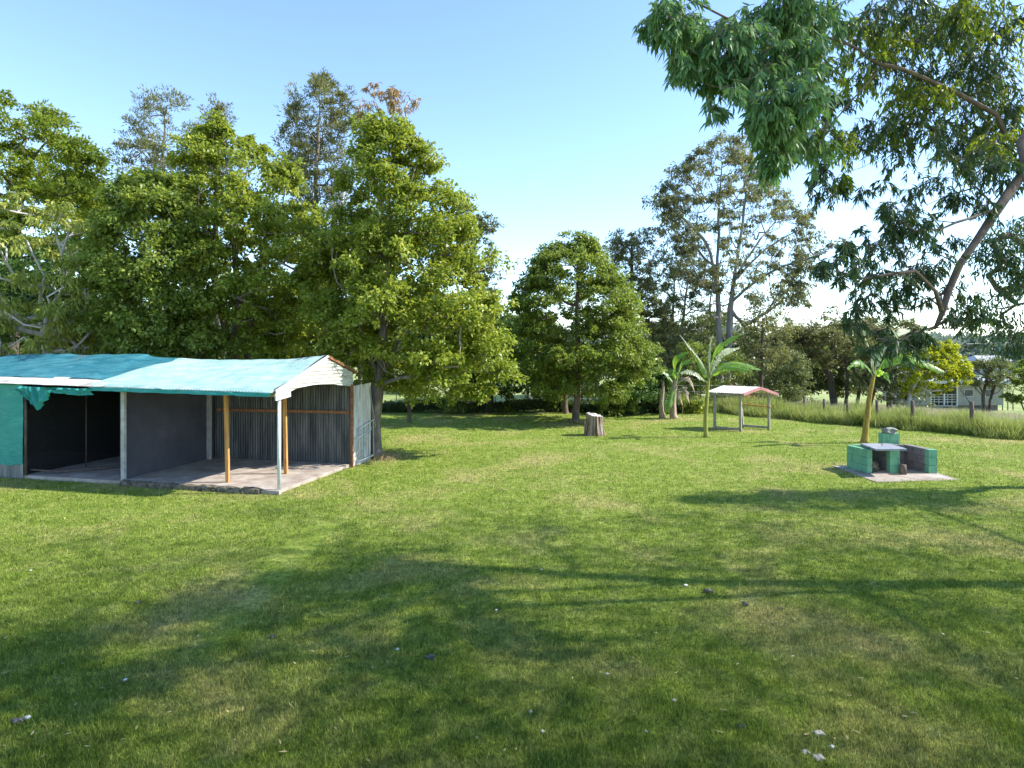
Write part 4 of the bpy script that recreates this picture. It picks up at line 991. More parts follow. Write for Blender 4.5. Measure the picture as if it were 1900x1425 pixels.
tree('leaning_gum_tree', 'bare-stemmed tree leaning right with a tuft of brownish leaves at its top', 'tree',
     [(152, 690, 745), (172, 668, 765), (195, 662, 775), (222, 690, 765), (240, 715, 750)], 24.5,
     [base(600, 24.5), T(612, 480, 24.5), T(640, 350, 24.5), T(668, 280, 24.5), T(688, 220, 24.5)], 'leaf_brown', 'bark_pale', nclump=24, R=.3, per=60,
     L=.2, Wd=.04, r0=.1, rtip=.012, droop=.9, sub=4, slim=True, jit=.2, shell=.8, subr=.45)
tree('gum_tree', 'grey-green gum tree showing past the right shoulder of the big leafy tree', 'tree',
     [(385, 855, 880), (405, 860, 900), (440, 865, 928), (480, 865, 915), (540, 880, 920), (600, 895, 945), (660, 880, 960)],
     31, up_trunk(880, 31, 8.5), 'leaf_gum', 'bark_gum', nclump=60, R=.6, per=130, L=.2, Wd=.07, r0=.18, sub=6, ylim=1.8)
# dark trees at the back
tree('dark_tree', 'dark dense tree with a forked black trunk at the back left of the lawn', 'tree',
     [(590, 905, 950), (620, 880, 970), (655, 850, 985), (690, 835, 1000), (722, 838, 960)], 31,
     [base(905, 31), T(905, 735, 31), T(912, 700, 31), T(920, 640, 31)], 'leaf_dark', 'bark_dark', nclump=80, R=.75, per=300, L=.17, Wd=.1, r0=.3, ylim=2,
     stems=[[base(893, 31), T(891, 730, 31), T(880, 690, 31)]])
tree('dark_tree', 'shady tree left of the round central tree with a straight dark trunk', 'tree',
     [(600, 960, 1010), (640, 940, 1040), (672, 935, 1060), (698, 950, 1050)], 33, [base(997, 33), T(997, 720, 33), T(1000, 640, 33)], 'leaf_mid', 'bark_dark',
     nclump=55, R=.75, per=280, L=.17, Wd=.1, r0=.22, ylim=2)
tree('pale_trunk_tree', 'tree with a pale brown trunk just left of the central tree trunk', 'tree',
     [(640, 1020, 1080), (675, 1015, 1090), (698, 1025, 1085)], 30.2, [base(1050, 30.2), T(1050, 720, 30.2), T(1052, 650, 30.2)], 'leaf_mid', 'bark_brown',
     nclump=26, R=.6, per=220, L=.15, Wd=.09, r0=.13, ylim=1.2)
for px, lab in ((1092, 'thin dark trunk in front of the small grey garden shed'), (1079, 'thin dark trunk at the left side of the grey garden shed')):
    tree('slim_tree', lab, 'tree', [(650, px - 25, px + 30), (694, px - 22, px + 26)], 33, up_trunk(px, 33, 3.2), 'leaf_dark', 'bark_dark', nclump=10, R=.6, per=160, L=.15, Wd=.09, r0=.09)
# the round central tree
tree('round_tree', 'rounded leafy tree in the middle of the lawn behind the stump', 'tree',
     [(442, 1058, 1080), (462, 1025, 1105), (490, 995, 1125), (520, 972, 1148), (555, 958, 1162), (590, 952, 1178), (625, 952, 1195), (660, 957, 1203), (695, 965, 1195), (722, 985, 1165), (742, 1015, 1140)],
     26.8, [base(1068, 26.8), T(1069, 760, 26.8), T(1072, 715, 26.8), T(1072, 620, 26.8), T(1070, 500, 26.8)], 'leaf_mid', 'bark_brown',
     nclump=270, R=.58, per=300, L=.13, Wd=.08, r0=.15, rtip=.012, shell=.42, up=.6, ylim=2.4, flare=.4, wav=.08, cut=-.3)
# gums and casuarinas right of centre
tree('casuarina_tree', 'tall dark olive tree right behind the round central tree', 'tree',
     [(422, 1165, 1185), (440, 1142, 1200), (480, 1138, 1205), (530, 1140, 1215), (600, 1165, 1240), (670, 1180, 1250), (730, 1180, 1250)],
     38, up_trunk(1172, 38, 9.5), 'leaf_olive', 'bark_dark', nclump=110, R=.75, per=210, L=.2, Wd=.06, r0=.25, sub=6, ylim=2.5)
tree('gum_tree', 'pale-stemmed gum tree between the dark olive tree and the big open gum', 'tree',
     [(452, 1235, 1275), (480, 1218, 1300), (520, 1210, 1315), (580, 1215, 1325), (650, 1225, 1330), (700, 1240, 1330)],
     41, [base(1248, 41), T(1248, 620, 41), T(1252, 500, 41)], 'leaf_gum', 'bark_gum', nclump=95, R=.8, per=150, L=.22, Wd=.07, r0=.16, sub=6, ylim=2.5,
     stems=[[base(1262, 41.3), T(1264, 620, 41.3), T(1280, 500, 41.3)]])
YE = 38.0
def E(px, py, dy=0): return T(px, py, YE + dy)
tree('big_gum_tree', 'very tall open gum tree with two pale trunks and a see-through crown', 'tree',
     [(252, 1340, 1368), (272, 1312, 1385), (300, 1265, 1400), (330, 1238, 1432), (360, 1220, 1465), (390, 1205, 1505), (420, 1215, 1510), (455, 1225, 1512), (490, 1250, 1500), (530, 1285, 1490), (560, 1420, 1500)],
     YE, [base(1338, YE), E(1336, 640), E(1332, 560), E(1331, 480), E(1334, 400), E(1340, 300)], 'leaf_olive', 'bark_gum',
     nclump=330, R=.5, per=100, fan=2.2, wav=.1, cut=-.5, extra=[(1540,455,-1),(1520,468,-1),(1490,480,-1),(1562,450,-1.4),(1470,500,-.6),(1500,512,-1),(1530,498,-1),(1440,560,.8),(1470,562,.8),(1500,565,.8),(1520,588,.8),(1462,592,1),(1545,575,.8),(1430,590,1),(1575,455,-1.5)], L=.22, Wd=.075, r0=.21, rtip=.014, shell=.36, sub=6, droop=.7, ylim=4.2, rise=.7, steep=1.6, power=.5, flat=.8, subr=.36, jit=.14,
     stems=[[base(1349, YE + .3), E(1352, 640, .3), E(1357, 560, .3), E(1362, 520, .2), E(1374, 440), E(1385, 350)]],
     extra_limbs=[[E(1357, 560, .3), E(1385, 535, -.3), E(1420, 510, -.6), E(1470, 488, -1), E(1520, 470, -1.4), E(1555, 452, -1.6)],
                  [E(1355, 580, .3), E(1380, 600, .5), E(1410, 588, .8), E(1450, 560, 1.2)],
                  [E(1332, 520), E(1318, 470, -.4), E(1300, 440, -.7), E(1262, 400, -1)], [E(1332, 500), E(1310, 480, .6), E(1275, 445, 1.1), E(1240, 420, 1.4)],
                  [E(1362, 520, .2), E(1385, 480, .5), E(1430, 420, 1), E(1470, 380, 1.4)], [E(1362, 520, .2), E(1390, 490, -.8), E(1440, 450, -1.5), E(1490, 420, -2)]])
tree('slim_tree', 'slim dark tree behind the pink-roofed shelter', 'tree',
     [(548, 1412, 1432), (575, 1392, 1455), (610, 1378, 1468), (650, 1375, 1472), (690, 1385, 1460)], 33,
     [base(1413, 33), T(1413, 680, 33), T(1416, 560, 33)], 'leaf_olive', 'bark_dark', nclump=60, R=.45, per=60, L=.2, Wd=.07, r0=.1, sub=5, ylim=1.3, rise=.5, subr=.4)
tree('umbrella_tree', 'low spreading tree with several dark trunks right of the pink shelter', 'tree',
     [(598, 1520, 1590), (612, 1480, 1640), (632, 1462, 1668), (655, 1455, 1680), (680, 1465, 1670)], 40,
     [base(1548, 40, -.8), T(1540, 705, 40), T(1520, 660, 40)], 'leaf_olive', 'bark_dark', nclump=105, R=.9, per=240, L=.2, Wd=.08, r0=.2, sub=7, flat=.45, ylim=3.5,
     stems=[[base(1590, 40.5, -.8), T(1600, 705, 40.5), T(1625, 660, 40.5)], [base(1568, 39.7, -.8), T(1572, 700, 39.7), T(1566, 640, 39.7)], [base(1612, 41, -.8), T(1630, 700, 41), T(1650, 668, 41)]])
tree('spreading_tree', 'olive tree crown over the banana leaves left of the yellow tree', 'tree',
     [(592, 1600, 1680), (610, 1590, 1700), (640, 1600, 1705), (665, 1610, 1700)], 42,
     [base(1650, 42, -1), T(1652, 690, 42), T(1655, 640, 42)], 'leaf_olive', 'bark_dark', nclump=50, R=.9, per=240, L=.2, Wd=.08, r0=.18, sub=7, flat=.5, ylim=2.5)
tree('yellow_tree', 'bright yellow-leaved tree behind the fence left of the white house', 'tree',
     [(638, 1725, 1765), (655, 1700, 1770), (675, 1670, 1775), (695, 1665, 1785), (715, 1680, 1780), (735, 1690, 1730)], 37,
     [base(1682, 37, -1.4), T(1690, 725, 37), T(1720, 690, 37)], 'leaf_yellow', 'bark_pale', nclump=75, R=.5, per=210, L=.15, Wd=.09, r0=.12, sub=7, ylim=2)
tree('spreading_tree', 'grey-green tree with low pale limbs just left of the yellow tree', 'tree',
     [(660, 1640, 1700), (690, 1610, 1730), (720, 1600, 1720), (742, 1620, 1700)], 39,
     [base(1660, 39, -1.4), T(1675, 730, 39), T(1700, 700, 39)], 'leaf_gum', 'bark_pale', nclump=50, R=.7, per=180, L=.18, Wd=.07, r0=.14, sub=6, ylim=2)
tree('small_tree', 'small open tree with dark forked stems in front of the white house', 'tree',
     [(666, 1815, 1855), (680, 1795, 1875), (700, 1785, 1888), (718, 1800, 1888)], 47,
     [base(1826, 47, -2.3), T(1824, 735, 47), T(1832, 700, 47)], 'leaf_gum', 'bark_dark', nclump=60, R=.6, per=130, L=.18, Wd=.07, r0=.12, sub=6, ylim=2, flat=.8,
     stems=[[base(1834, 47, -2.3), T(1840, 730, 47), T(1856, 700, 47)], [base(1803, 46.5, -2.3), T(1800, 748, 46.5), T(1782, 724, 46.5)]])
tree('small_tree', 'green bushy tree at the right edge beside the white house', 'tree',
     [(672, 1885, 1930), (700, 1875, 1960), (745, 1878, 1960)], 38, [base(1915, 38, -1.8), T(1912, 710, 38)], 'leaf_mid', 'bark_dark', nclump=30, R=.6, per=240, L=.16, Wd=.09, r0=.12, ylim=1.5)
# shrubs
def shrub(label, rows, Y, leaf, nclump=30, R=.5, per=220, L=.13, Wd=.07, name='shrub', cat='shrub', group=None, ylim=1.3, z0=0, **k):
    cx = sum((r[1] + r[2]) / 2 for r in rows) / len(rows)
    return tree(name, label, cat, rows, Y, [base(cx, Y, z0 - .05), base(cx, Y, z0 + .5), base(cx, Y, z0 + 1.0)], leaf, 'bark_dark', nclump=nclump, R=R, per=per, L=L, Wd=Wd, r0=.05, ylim=ylim, crown='foliage', **k)
shrub('dark bushy shrub between the central tree and the banana stalk', [(688, 1185, 1235), (710, 1150, 1250), (740, 1128, 1245), (766, 1130, 1235)], 30.5, 'leaf_dark', 60, .6, 300)
shrub('light green shrub at the foot of the dark bush', [(725, 1120, 1165), (745, 1118, 1180), (766, 1120, 1180)], 29.8, 'leaf_mid', 18, .4)
shrub('mottled bush behind the tall banana plant', [(640, 1275, 1350), (690, 1265, 1380), (740, 1270, 1380), (766, 1272, 1375)], 35, 'leaf_mid', 50, .6, 190)
shrub('pale green bush right behind the slim dark tree', [(655, 1425, 1480), (690, 1400, 1500), (730, 1395, 1490), (762, 1400, 1490)], 35.5, 'leaf_gum', 60, .6, 170)
shrub('reddish brown scrub seen through the pink shelter', [(715, 1335, 1395), (745, 1330, 1400), (768, 1335, 1400)], 32.5, 'leaf_brown', 22, .4, 120)
shrub('bright green low shrub left of the pink shelter', [(740, 1262, 1320), (770, 1260, 1325)], 30.5, 'leaf_bright', 18, .35, 150)
shrub('young leafy shrub in front of the dark tree at the back left', [(700, 828, 870), (735, 820, 880), (762, 822, 885)], 30.4, 'leaf_mid', 26, .45, 140)
shrub('shrub with sparse pale leaves right of the forked dark trunk', [(728, 1010, 1040), (764, 1000, 1045)], 31.2, 'leaf_mid', 12, .4, 140)
shrub('spiky green shoot beside the blue drum', [(722, 932, 945), (766, 930, 950)], 31, 'leaf_bright', 8, .3, 110)
hd = empty('low_hedge', ((1000 - 950) / F * 31, 31, 0), 'low clipped dark hedge along the back edge of the lawn', 'hedge')
hn = 900; hx = rng.uniform(-7.6, 8.2, hn); hy = rng.uniform(30.7, 31.4, hn); hzv = rng.uniform(.05, .48, hn) + .1 * np.sin(hx * 1.3)
pos, out = crown_points(np.stack([hx, hy, hzv], 1), .2, 60, .8, 6, .5)
poly_mesh('foliage', leaf_quads(pos, .09, .06, .1, .4, out), 4, M['hedge_mat'], hd)
# sapling with two stakes
sp = empty('staked_sapling', base(759, 26.8, 0), 'young sapling tied between two thin stakes left of the central lawn', 'sapling')
for px in (757, 762): MB().bar(base(px, 26.8, -.05), base(px, 26.8, 1.15), .045, .045).build('stake', M['post_dark'], sp)
sk = Skel(); sk.smooth_path([base(760, 26.9, -.05), base(760, 26.9, .9), base(761, 26.9, 1.8)]); C = np.array([tuple(base(760 + random.uniform(-14, 14), 26.9, random.uniform(.9, 2.0))) for _ in range(12)])
for q in C: sk.attach(q)
sk.mesh(.02, .005).build('trunk', M['bark_brown'], sp, True)
pos, out = crown_points(C, .2, 40, .8, 5, .5); poly_mesh('crown', leaf_quads(pos, .12, .07, .3, .4, out), 4, M['leaf_bright'], sp)

# distant trees: each its own thing
k = 0
far = [(-260, 60, 46, 470, 'leaf_mid'), (-120, 100, 46, 440, 'leaf_dark'), (40, 200, 48, 470, 'leaf_mid'), (170, 330, 47, 520, 'leaf_dark'), (300, 470, 48, 500, 'leaf_mid'), (430, 600, 46, 480, 'leaf_dark'), (560, 720, 47, 500, 'leaf_mid'),
       (700, 850, 46, 560, 'leaf_dark'), (1180, 1290, 52, 620, 'leaf_gum'), (1270, 1400, 50, 590, 'leaf_gum'), (1400, 1530, 54, 618, 'leaf_olive'), (1490, 1610, 52, 640, 'leaf_gum'), (935, 1010, 60, 655, 'leaf_dark'), (1100, 1200, 56, 640, 'leaf_dark')]
desc = {'leaf_mid': 'green', 'leaf_dark': 'dark', 'leaf_gum': 'grey-green', 'leaf_olive': 'olive'}
where = ['at the far left edge', 'behind the gnarled tree', 'behind the bushy tree', 'behind the left half of the shed', 'behind the tall leafy tree', 'behind the dark feathery tree', 'behind the big leafy tree',
         'far behind the dark forked trunk', 'behind the squat banana plant', 'behind the two pale gum trunks', 'behind the slim dark tree', 'behind the low spreading tree', 'far behind the shady left trunk', 'far behind the central tree']
for (xa, xb, Y, ty, lf), wh in zip(far, where):
    m_ = (xa + xb) / 2; w_ = (xb - xa) / 2 + 12
    tree('background_tree', '%s background tree %s' % (desc[lf], wh), 'tree', [(ty, m_ - w_ * .3, m_ + w_ * .3), (ty + (720 - ty) * .3, m_ - w_, m_ + w_), (715 if not 690 < m_ < 1160 else 672, m_ - w_, m_ + w_), (748 if m_ < 690 else 725 if m_ > 1160 else 690, m_ - w_ * .8, m_ + w_ * .8)], Y,
         up_trunk(m_, Y, (HOR - ty) / F * Y * .6 + 2.5, z0=ground_z((m_ - 950) / F * Y, Y)), lf, 'bark_dark', nclump=50, R=1.25, per=220, L=.3, Wd=.2, r0=.2, ylim=3, group=BG, sub=6)
# the wooded hills: nobody could count them
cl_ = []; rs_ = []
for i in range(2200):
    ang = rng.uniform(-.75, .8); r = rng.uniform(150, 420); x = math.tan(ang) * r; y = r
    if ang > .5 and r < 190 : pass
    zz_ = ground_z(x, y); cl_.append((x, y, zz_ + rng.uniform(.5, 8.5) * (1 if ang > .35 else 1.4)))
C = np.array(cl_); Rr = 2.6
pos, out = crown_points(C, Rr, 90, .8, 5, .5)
fw = poly_mesh('distant_woods', leaf_quads(pos, 1.5, 1.1, .1, .5, out), 4, M['distant'], None); tag(fw, kind='stuff'); tag(fw, 'wooded hill far beyond the white house, paled with painted haze', 'woods')

# ------------------------------------------------------------------ long grass along the fence, litter, small things
def strip_pts(n, t0, t1, d0, d1):
    t = rng.uniform(t0, t1, n); d = rng.uniform(d0, d1, n) + .18 * np.sin(t * 2.1) + .1 * np.sin(t * 5.3)
    return FA.x + fd.x * t + fn.x * d, FA.y + fd.y * t + fn.y * d, t, d
x, y, t, d = strip_pts(52000, -5, 15, .1, 2.6)
cl = np.array([noise.noise(Vector((a_ * 1.1, b_ * 1.1, 3))) for a_, b_ in zip(x, y)]); ok = cl > -.35
x, y, cl, d = x[ok], y[ok], cl[ok], d[ok]
hg = (.52 + .7 * cl + .3 * rng.random(len(x)) ** 2) * (1 - .55 * np.exp(-d * 1.8)); hg = np.clip(hg * 1.08, .15, 1.25); z = np.array([ground_z(a_, b_) for a_, b_ in zip(x, y)]) - .01
lg = blades('long_grass', x, y, z, hg, rng.uniform(.01, .026, len(x)), M['tall_grass'], .8); tag(lg, 'long unmown yellow-green grass growing through the wire fence', 'long grass', kind='stuff')
x, y, t, d = strip_pts(70000, -14, 26, 2.0, 34); ok = x > 9.5; x, y, d = x[ok], y[ok], d[ok]
z = np.array([ground_z(a_, b_) for a_, b_ in zip(x, y)]) - .01
sg = blades('seeding_grass', x, y, z, rng.uniform(.35, .75, len(x)), rng.uniform(.02, .05, len(x)), M['seed_grass'], .7, curl=False); tag(sg, 'pale pinkish seeding grass in the paddock before the white house', 'seeding grass', kind='stuff')
# straw round two trunks
for (bx_, by_, n_, r_, lab) in ((-3.9, 18.15, 900, .75, 'dry straw grass round the foot of the big leafy tree'), (2.67, 26.75, 400, .6, 'dry leaf litter round the foot of the central tree')):
    a = rng.uniform(0, 6.28, n_); r = np.abs(rng.normal(0, r_ * .5, n_)) + .12
    o = blades('straw', bx_ + np.cos(a) * r + .15, by_ + np.sin(a) * r - .1, np.zeros(n_), rng.uniform(.05, .22, n_), np.full(n_, .014), M['straw'], 1.4); tag(o, lab, 'straw', kind='stuff')
# fallen leaves
n_ = 180; yy_ = 1 / (1 / 4.3 - rng.random(n_) * (1 / 4.3 - 1 / 26)); xx_ = rng.uniform(-.85, .85, n_) * yy_; ok = ~in_shed(xx_, yy_) & (((xx_ - FA.x) * fn.x + (yy_ - FA.y) * fn.y) < 0)
pos = np.stack([xx_, yy_, np.full(n_, .035)], 1)[ok]; Vl = leaf_quads(pos, .07, .022, 0, 1.6); Vl[:, 2] = .03 + (Vl[:, 2] - .035) * .25
ll = poly_mesh('leaf_litter', Vl, 4, M['straw'], None); tag(ll, 'dry fallen gum leaves sprinkled over the lawn', 'leaf litter', kind='stuff')
# plants showing through the cage netting
C = np.array([tuple(S(rng.uniform(4.0, 13.5), rng.uniform(3.5, 5.4), rng.uniform(.1, 2.5))) for _ in range(330)] + [tuple(S(rng.uniform(10.1, 11.4), rng.uniform(.3, 3.6), rng.uniform(.1, 2.2))) for _ in range(110)])
rt = empty('climbing_shrub', S(5.7, 4.1, 0), 'leafy shrub seen through the black netting of the shed cage', 'shrub')
pos, out = crown_points(C, .45, 150, .8, 8, .4); poly_mesh('foliage', leaf_quads(pos, .1, .07, .2, .4, out), 4, M['leaf_mid'], rt)
sk = Skel(); sk.smooth_path([S(5.7, 4.1, -.05), S(5.7, 4.1, 1.2)])
for q in C[::3]: sk.attach(q)
sk.mesh(.05, .008).build('stem', M['bark_dark'], rt)
# small white flower heads / toadstools and dark clods on the lawn
proto = None
for px, py in ((1005, 1058), (921, 1134), (737, 1208), (1199, 1361), (1007, 1362), (1127, 1254), (1251, 1304), (1272, 1089), (1618, 1036), (232, 1265), (52, 1336), (1750, 1180), (1543, 1390), (1621, 1084), (985, 1325), (57, 1060)):
    q = G(px, py)
    if proto is None:
        vs, fs = lump((0, 0, 0), (.05, .05, .028), 2, 2, .3); mb = MB(); mb.add([v + Vector((0, 0, .03)) for v in vs], fs); mb.tube([(0, 0, -.005), (0, 0, .025)], .006, 5)
        proto = mb.build('lawn_toadstool', M['white_petal'], None, True); o = proto
    else: o = proto.copy(); COL.objects.link(o)
    o.location = (q.x, q.y, 0); o.scale = [random.uniform(.4, .75)] * 3; o.rotation_euler.z = random.uniform(0, 6)
    tag(o, 'tiny white toadstool cap in the shaded grass', 'toadstool', 'white toadstools in the grass')
proto = None
for px, py, sc_, mt in ((798, 1222, 1.1, 0), (256, 1120, .9, 0), (407, 1132, .8, 0), (1315, 1099, 1.3, 0), (1382, 1123, 1, 0), (1448, 1131, .7, 0), (33, 1341, 1.1, 0), (505, 1184, .8, 0), (1375, 1352, .9, 0)):
    q = G(px, py)
    if proto is None:
        vs, fs = lump((0, 0, 0), (.11, .08, .05), 5, 3, .5); mb = MB(); mb.add(vs, fs); proto = mb.build('earth_clod', M['clod'], None, True); o = proto
    else: o = proto.copy(); COL.objects.link(o)
    o.location = (q.x, q.y, .015); o.scale = [sc_ * .6] * 3; o.rotation_euler.z = random.uniform(0, 6)
    tag(o, 'small dark clod of earth lying in the grass', 'clod', 'dark clods on the lawn')
for i, (px, py, sc_) in enumerate(((1520, 1365, .7), (1495, 1400, .6), (1520, 1411, .75))):
    q = G(px, py); lab = ['pale clod nearest the dry patch', 'left one of two pale clods at the bottom right', 'right one of two pale clods at the bottom right'][i]
    rock('pale_clod', (q.x, q.y, .012), (.1 * sc_, .08 * sc_, .05 * sc_), 20 + i, 'pale_clod', lab, 'clod', group='pale clods at the bottom right')
# ------------------------------------------------------------------ the near gum tree overhanging from the right
gum = empty('overhanging_gum_tree', (11.6, 8.6, 0), 'near gum tree whose drooping branches overhang the top right of the lawn', 'tree')
sk = Skel(); D = 7.0
sk.smooth_path([(11.6, 8.6, -.05), (11.4, 8.5, 2.0), (11.0, 8.4, 4.2), (10.4, 8.6, 6.5), (10.2, 9.4, 9.5), (9.8, 10.4, 12.5)], -1, .5, .02)
skm = sk; skl = Skel(); sku = Skel(); skl.path([(11.2, 8.45, 3.2)]); sku.path([(10.4, 8.6, 6.5)])
def limb(start, pts, wob=.012, step=.25):
    k = sku if limb.up else skl; i = int(np.argmin(np.linalg.norm(np.array(k.p) - np.array(start), axis=1)))
    return k.smooth_path(pts, i, step, wob)
limb.up = False
# the long bare limb slanting down across the right side
limb((11.2, 8.45, 3.2), [P(1960, 262, 7.8), P(1900, 322, 7.3), P(1852, 388, 7.1), P(1812, 445, 7.0), P(1782, 490, 6.95), P(1764, 540, 6.9), P(1745, 580, 6.9), P(1735, 608, 6.9)])
limb(P(1735, 608, 6.9), [P(1705, 612, 6.8), P(1670, 632, 6.7), P(1630, 628, 6.6)])
limb(P(1745, 580, 6.9), [P(1735, 545, 6.6), P(1700, 500, 6.4), P(1655, 505, 6.2), P(1600, 520, 6.1), P(1560, 505, 6.0)])
limb(P(1764, 540, 6.9), [P(1720, 560, 7.1), P(1690, 575, 7.2), P(1650, 570, 7.3)])
limb(P(1852, 388, 7.1), [P(1800, 400, 6.8), P(1750, 425, 6.6), P(1700, 430, 6.5)])
limb(P(1865, 370, 7.1), [P(1810, 350, 7.4), P(1760, 360, 7.6), P(1720, 380, 7.7)])
limb(P(1782, 490, 6.95), [P(1740, 470, 7.3), P(1690, 465, 7.5), P(1640, 480, 7.7)])
limb(P(1735, 608, 6.9), [P(1760, 590, 6.7), P(1790, 600, 6.5), P(1800, 615, 6.5)])
limb.up = True
limb((10.4, 8.6, 6.5), [P(1930, 275, 8.3), P(1850, 215, 8.2), P(1750, 160, 8.0), P(1640, 120, 7.6), P(1540, 70, 7.1), P(1440, 60, 6.7), P(1340, 30, 6.3), P(1250, -10, 6.2)])
limb(P(1640, 120, 7.6), [P(1580, 190, 7.4), P(1530, 240, 7.2), P(1480, 230, 6.9), P(1440, 210, 6.6)])
limb(P(1760, 170, 8.0), [P(1700, 240, 8.3), P(1640, 290, 8.4), P(1570, 320, 8.3)])
limb((10.4, 8.6, 6.5), [P(1880, 150, 9.2), P(1780, 60, 9.2), P(1660, 10, 8.8), P(1540, -30, 8.2), P(1400, -60, 7.6)])
limb(P(1850, 215, 8.2), [P(1800, 290, 8.0), P(1740, 300, 7.8), P(1700, 330, 7.7)])
near_sp = []; sku.attach(P(1490, 170, 6.0)); sku.attach(P(1430, 90, 6.1))
def spray(px, py, r, D, k=1.0, kind=0):
    near_sp.append((px, py, r, D, k, kind))
# hanging blue-green masses, left lobe  (kind 0)
for a in [(1215, 15, 40, 6.0, .8), (1250, 50, 45, 6.0, 1), (1290, 20, 55, 6.1, 1), (1265, 100, 36, 6.0, .8), (1300, 90, 55, 6.0, 1), (1330, 140, 42, 6.0, 1), (1350, 60, 60, 6.2, 1.1), (1345, 175, 30, 5.9, .7), (1385, 110, 55, 6.3, 1), (1400, 30, 60, 6.4, 1.1), (1272, 130, 24, 6.0, .6),
          (1420, 150, 55, 6.0, 1.1), (1450, 110, 60, 5.8, 1.3), (1490, 100, 55, 5.8, 1.3), (1430, 200, 50, 5.9, 1.2), (1470, 190, 60, 5.8, 1.4), (1415, 235, 36, 6.0, .9), (1450, 255, 50, 6.0, 1.1), (1500, 170, 50, 5.9, 1.2), (1450, 300, 30, 6.1, .9), (1490, 260, 48, 6.2, 1),
          (1450, 50, 60, 6.5, 1.1), (1510, 40, 60, 6.6, 1.1), (1470, 5, 60, 6.4, 1.1), (1560, 15, 55, 6.9, 1)]: spray(*a, 0)
# greener back-lit masses further in (kind 1)
for a in [(1530, 120, 55, 7.4, .9), (1540, 200, 50, 7.4, 1), (1520, 270, 45, 7.3, 1), (1560, 270, 40, 7.4, .8), (1530, 335, 36, 7.5, .9), (1575, 330, 30, 7.8, .7), (1590, 80, 60, 7.9, .9), (1600, 160, 50, 8.0, .8), (1620, 230, 45, 8.1, .8), (1600, 280, 30, 8.1, .5), (1650, 30, 60, 8.2, 1),
          (1660, 110, 55, 8.2, .8), (1680, 190, 55, 8.3, .9), (1670, 260, 50, 8.3, .9), (1720, 60, 60, 8.4, 1), (1730, 140, 55, 8.4, .9), (1740, 220, 55, 8.2, 1), (1720, 285, 50, 8.0, 1), (1790, 40, 60, 8.6, 1.1), (1790, 120, 60, 8.5, 1), (1800, 200, 60, 8.4, 1.1), (1790, 270, 50, 8.1, 1),
          (1860, 60, 65, 8.8, 1.2), (1860, 150, 60, 8.6, 1.1), (1865, 230, 60, 8.4, 1.1), (1840, 280, 45, 8.0, 1), (1900, 100, 60, 8.6, 1), (1905, 200, 60, 8.6, 1), (1900, 285, 40, 8.2, .8), (1620, 10, 50, 7.6, 1), (1700, 15, 60, 7.6, 1), (1850, 10, 60, 7.8, 1), (1780, 20, 50, 7.4, 1)]: spray(*a, 1)
# the loose dark clusters on the long limb (kind 2)
for a in [(1780, 330, 45, 7.4, 1), (1830, 330, 45, 7.6, 1), (1770, 375, 30, 7.5, .7), (1800, 365, 34, 7.6, .7), (1660, 385, 36, 6.8, .9), (1690, 405, 40, 6.7, 1), (1660, 425, 34, 6.7, .9), (1640, 400, 24, 6.8, .7), (1710, 430, 28, 6.6, .8), (1600, 372, 20, 6.9, .45), (1725, 455, 26, 7.2, .6), (1775, 450, 26, 7.1, .5),
          (1630, 470, 36, 6.6, .8), (1670, 480, 42, 6.6, 1), (1650, 520, 36, 6.6, .8), (1625, 505, 30, 6.5, .8), (1700, 500, 36, 6.7, .8), (1750, 495, 30, 6.9, .6), (1540, 490, 30, 6.1, .8), (1570, 480, 28, 6.1, .8), (1590, 500, 24, 6.1, .6), (1525, 500, 20, 6.0, .6), (1600, 550, 34, 7.2, .7), (1590, 575, 24, 7.2, .6), (1660, 555, 26, 7.2, .6),
          (1640, 590, 22, 7.3, .5), (1712, 560, 26, 7.0, .6), (1790, 575, 30, 6.7, .7), (1800, 605, 24, 6.6, .8), (1690, 625, 26, 6.7, 1), (1665, 640, 36, 6.6, 1), (1710, 632, 24, 6.6, .8), (1640, 650, 22, 6.5, .6), (1600, 615, 26, 7.0, .5), (1740, 415, 22, 7.0, .4), (1800, 545, 22, 6.8, .5), (1850, 300, 40, 7.3, 1), (1800, 300, 45, 7.4, 1), (1740, 340, 40, 7.6, .9), (1830, 375, 30, 7.2, .8), (1700, 360, 30, 7.4, .7), (1870, 345, 30, 7.3, .8), (1560, 520, 22, 6.1, .6), (1610, 530, 26, 6.3, .6), (1680, 530, 30, 6.7, .9), (1720, 510, 30, 6.8, .8), (1660, 450, 34, 6.8, .8), (1610, 440, 22, 6.8, .5), (1620, 560, 28, 7.2, .8), (1635, 620, 28, 6.9, .8), (1605, 640, 22, 6.9, .6), (1575, 600, 20, 7.1, .5), (1760, 600, 24, 6.7, .6), (1815, 585, 24, 6.6, .7), (1770, 535, 24, 7, .5), (1690, 450, 30, 6.9, .8), (1640, 350, 20, 7, .4), (1570, 455, 16, 6.2, .4)]: spray(*a, 2)
SPR = {0: [], 1: [], 2: [], 3: []}; twv = MB()
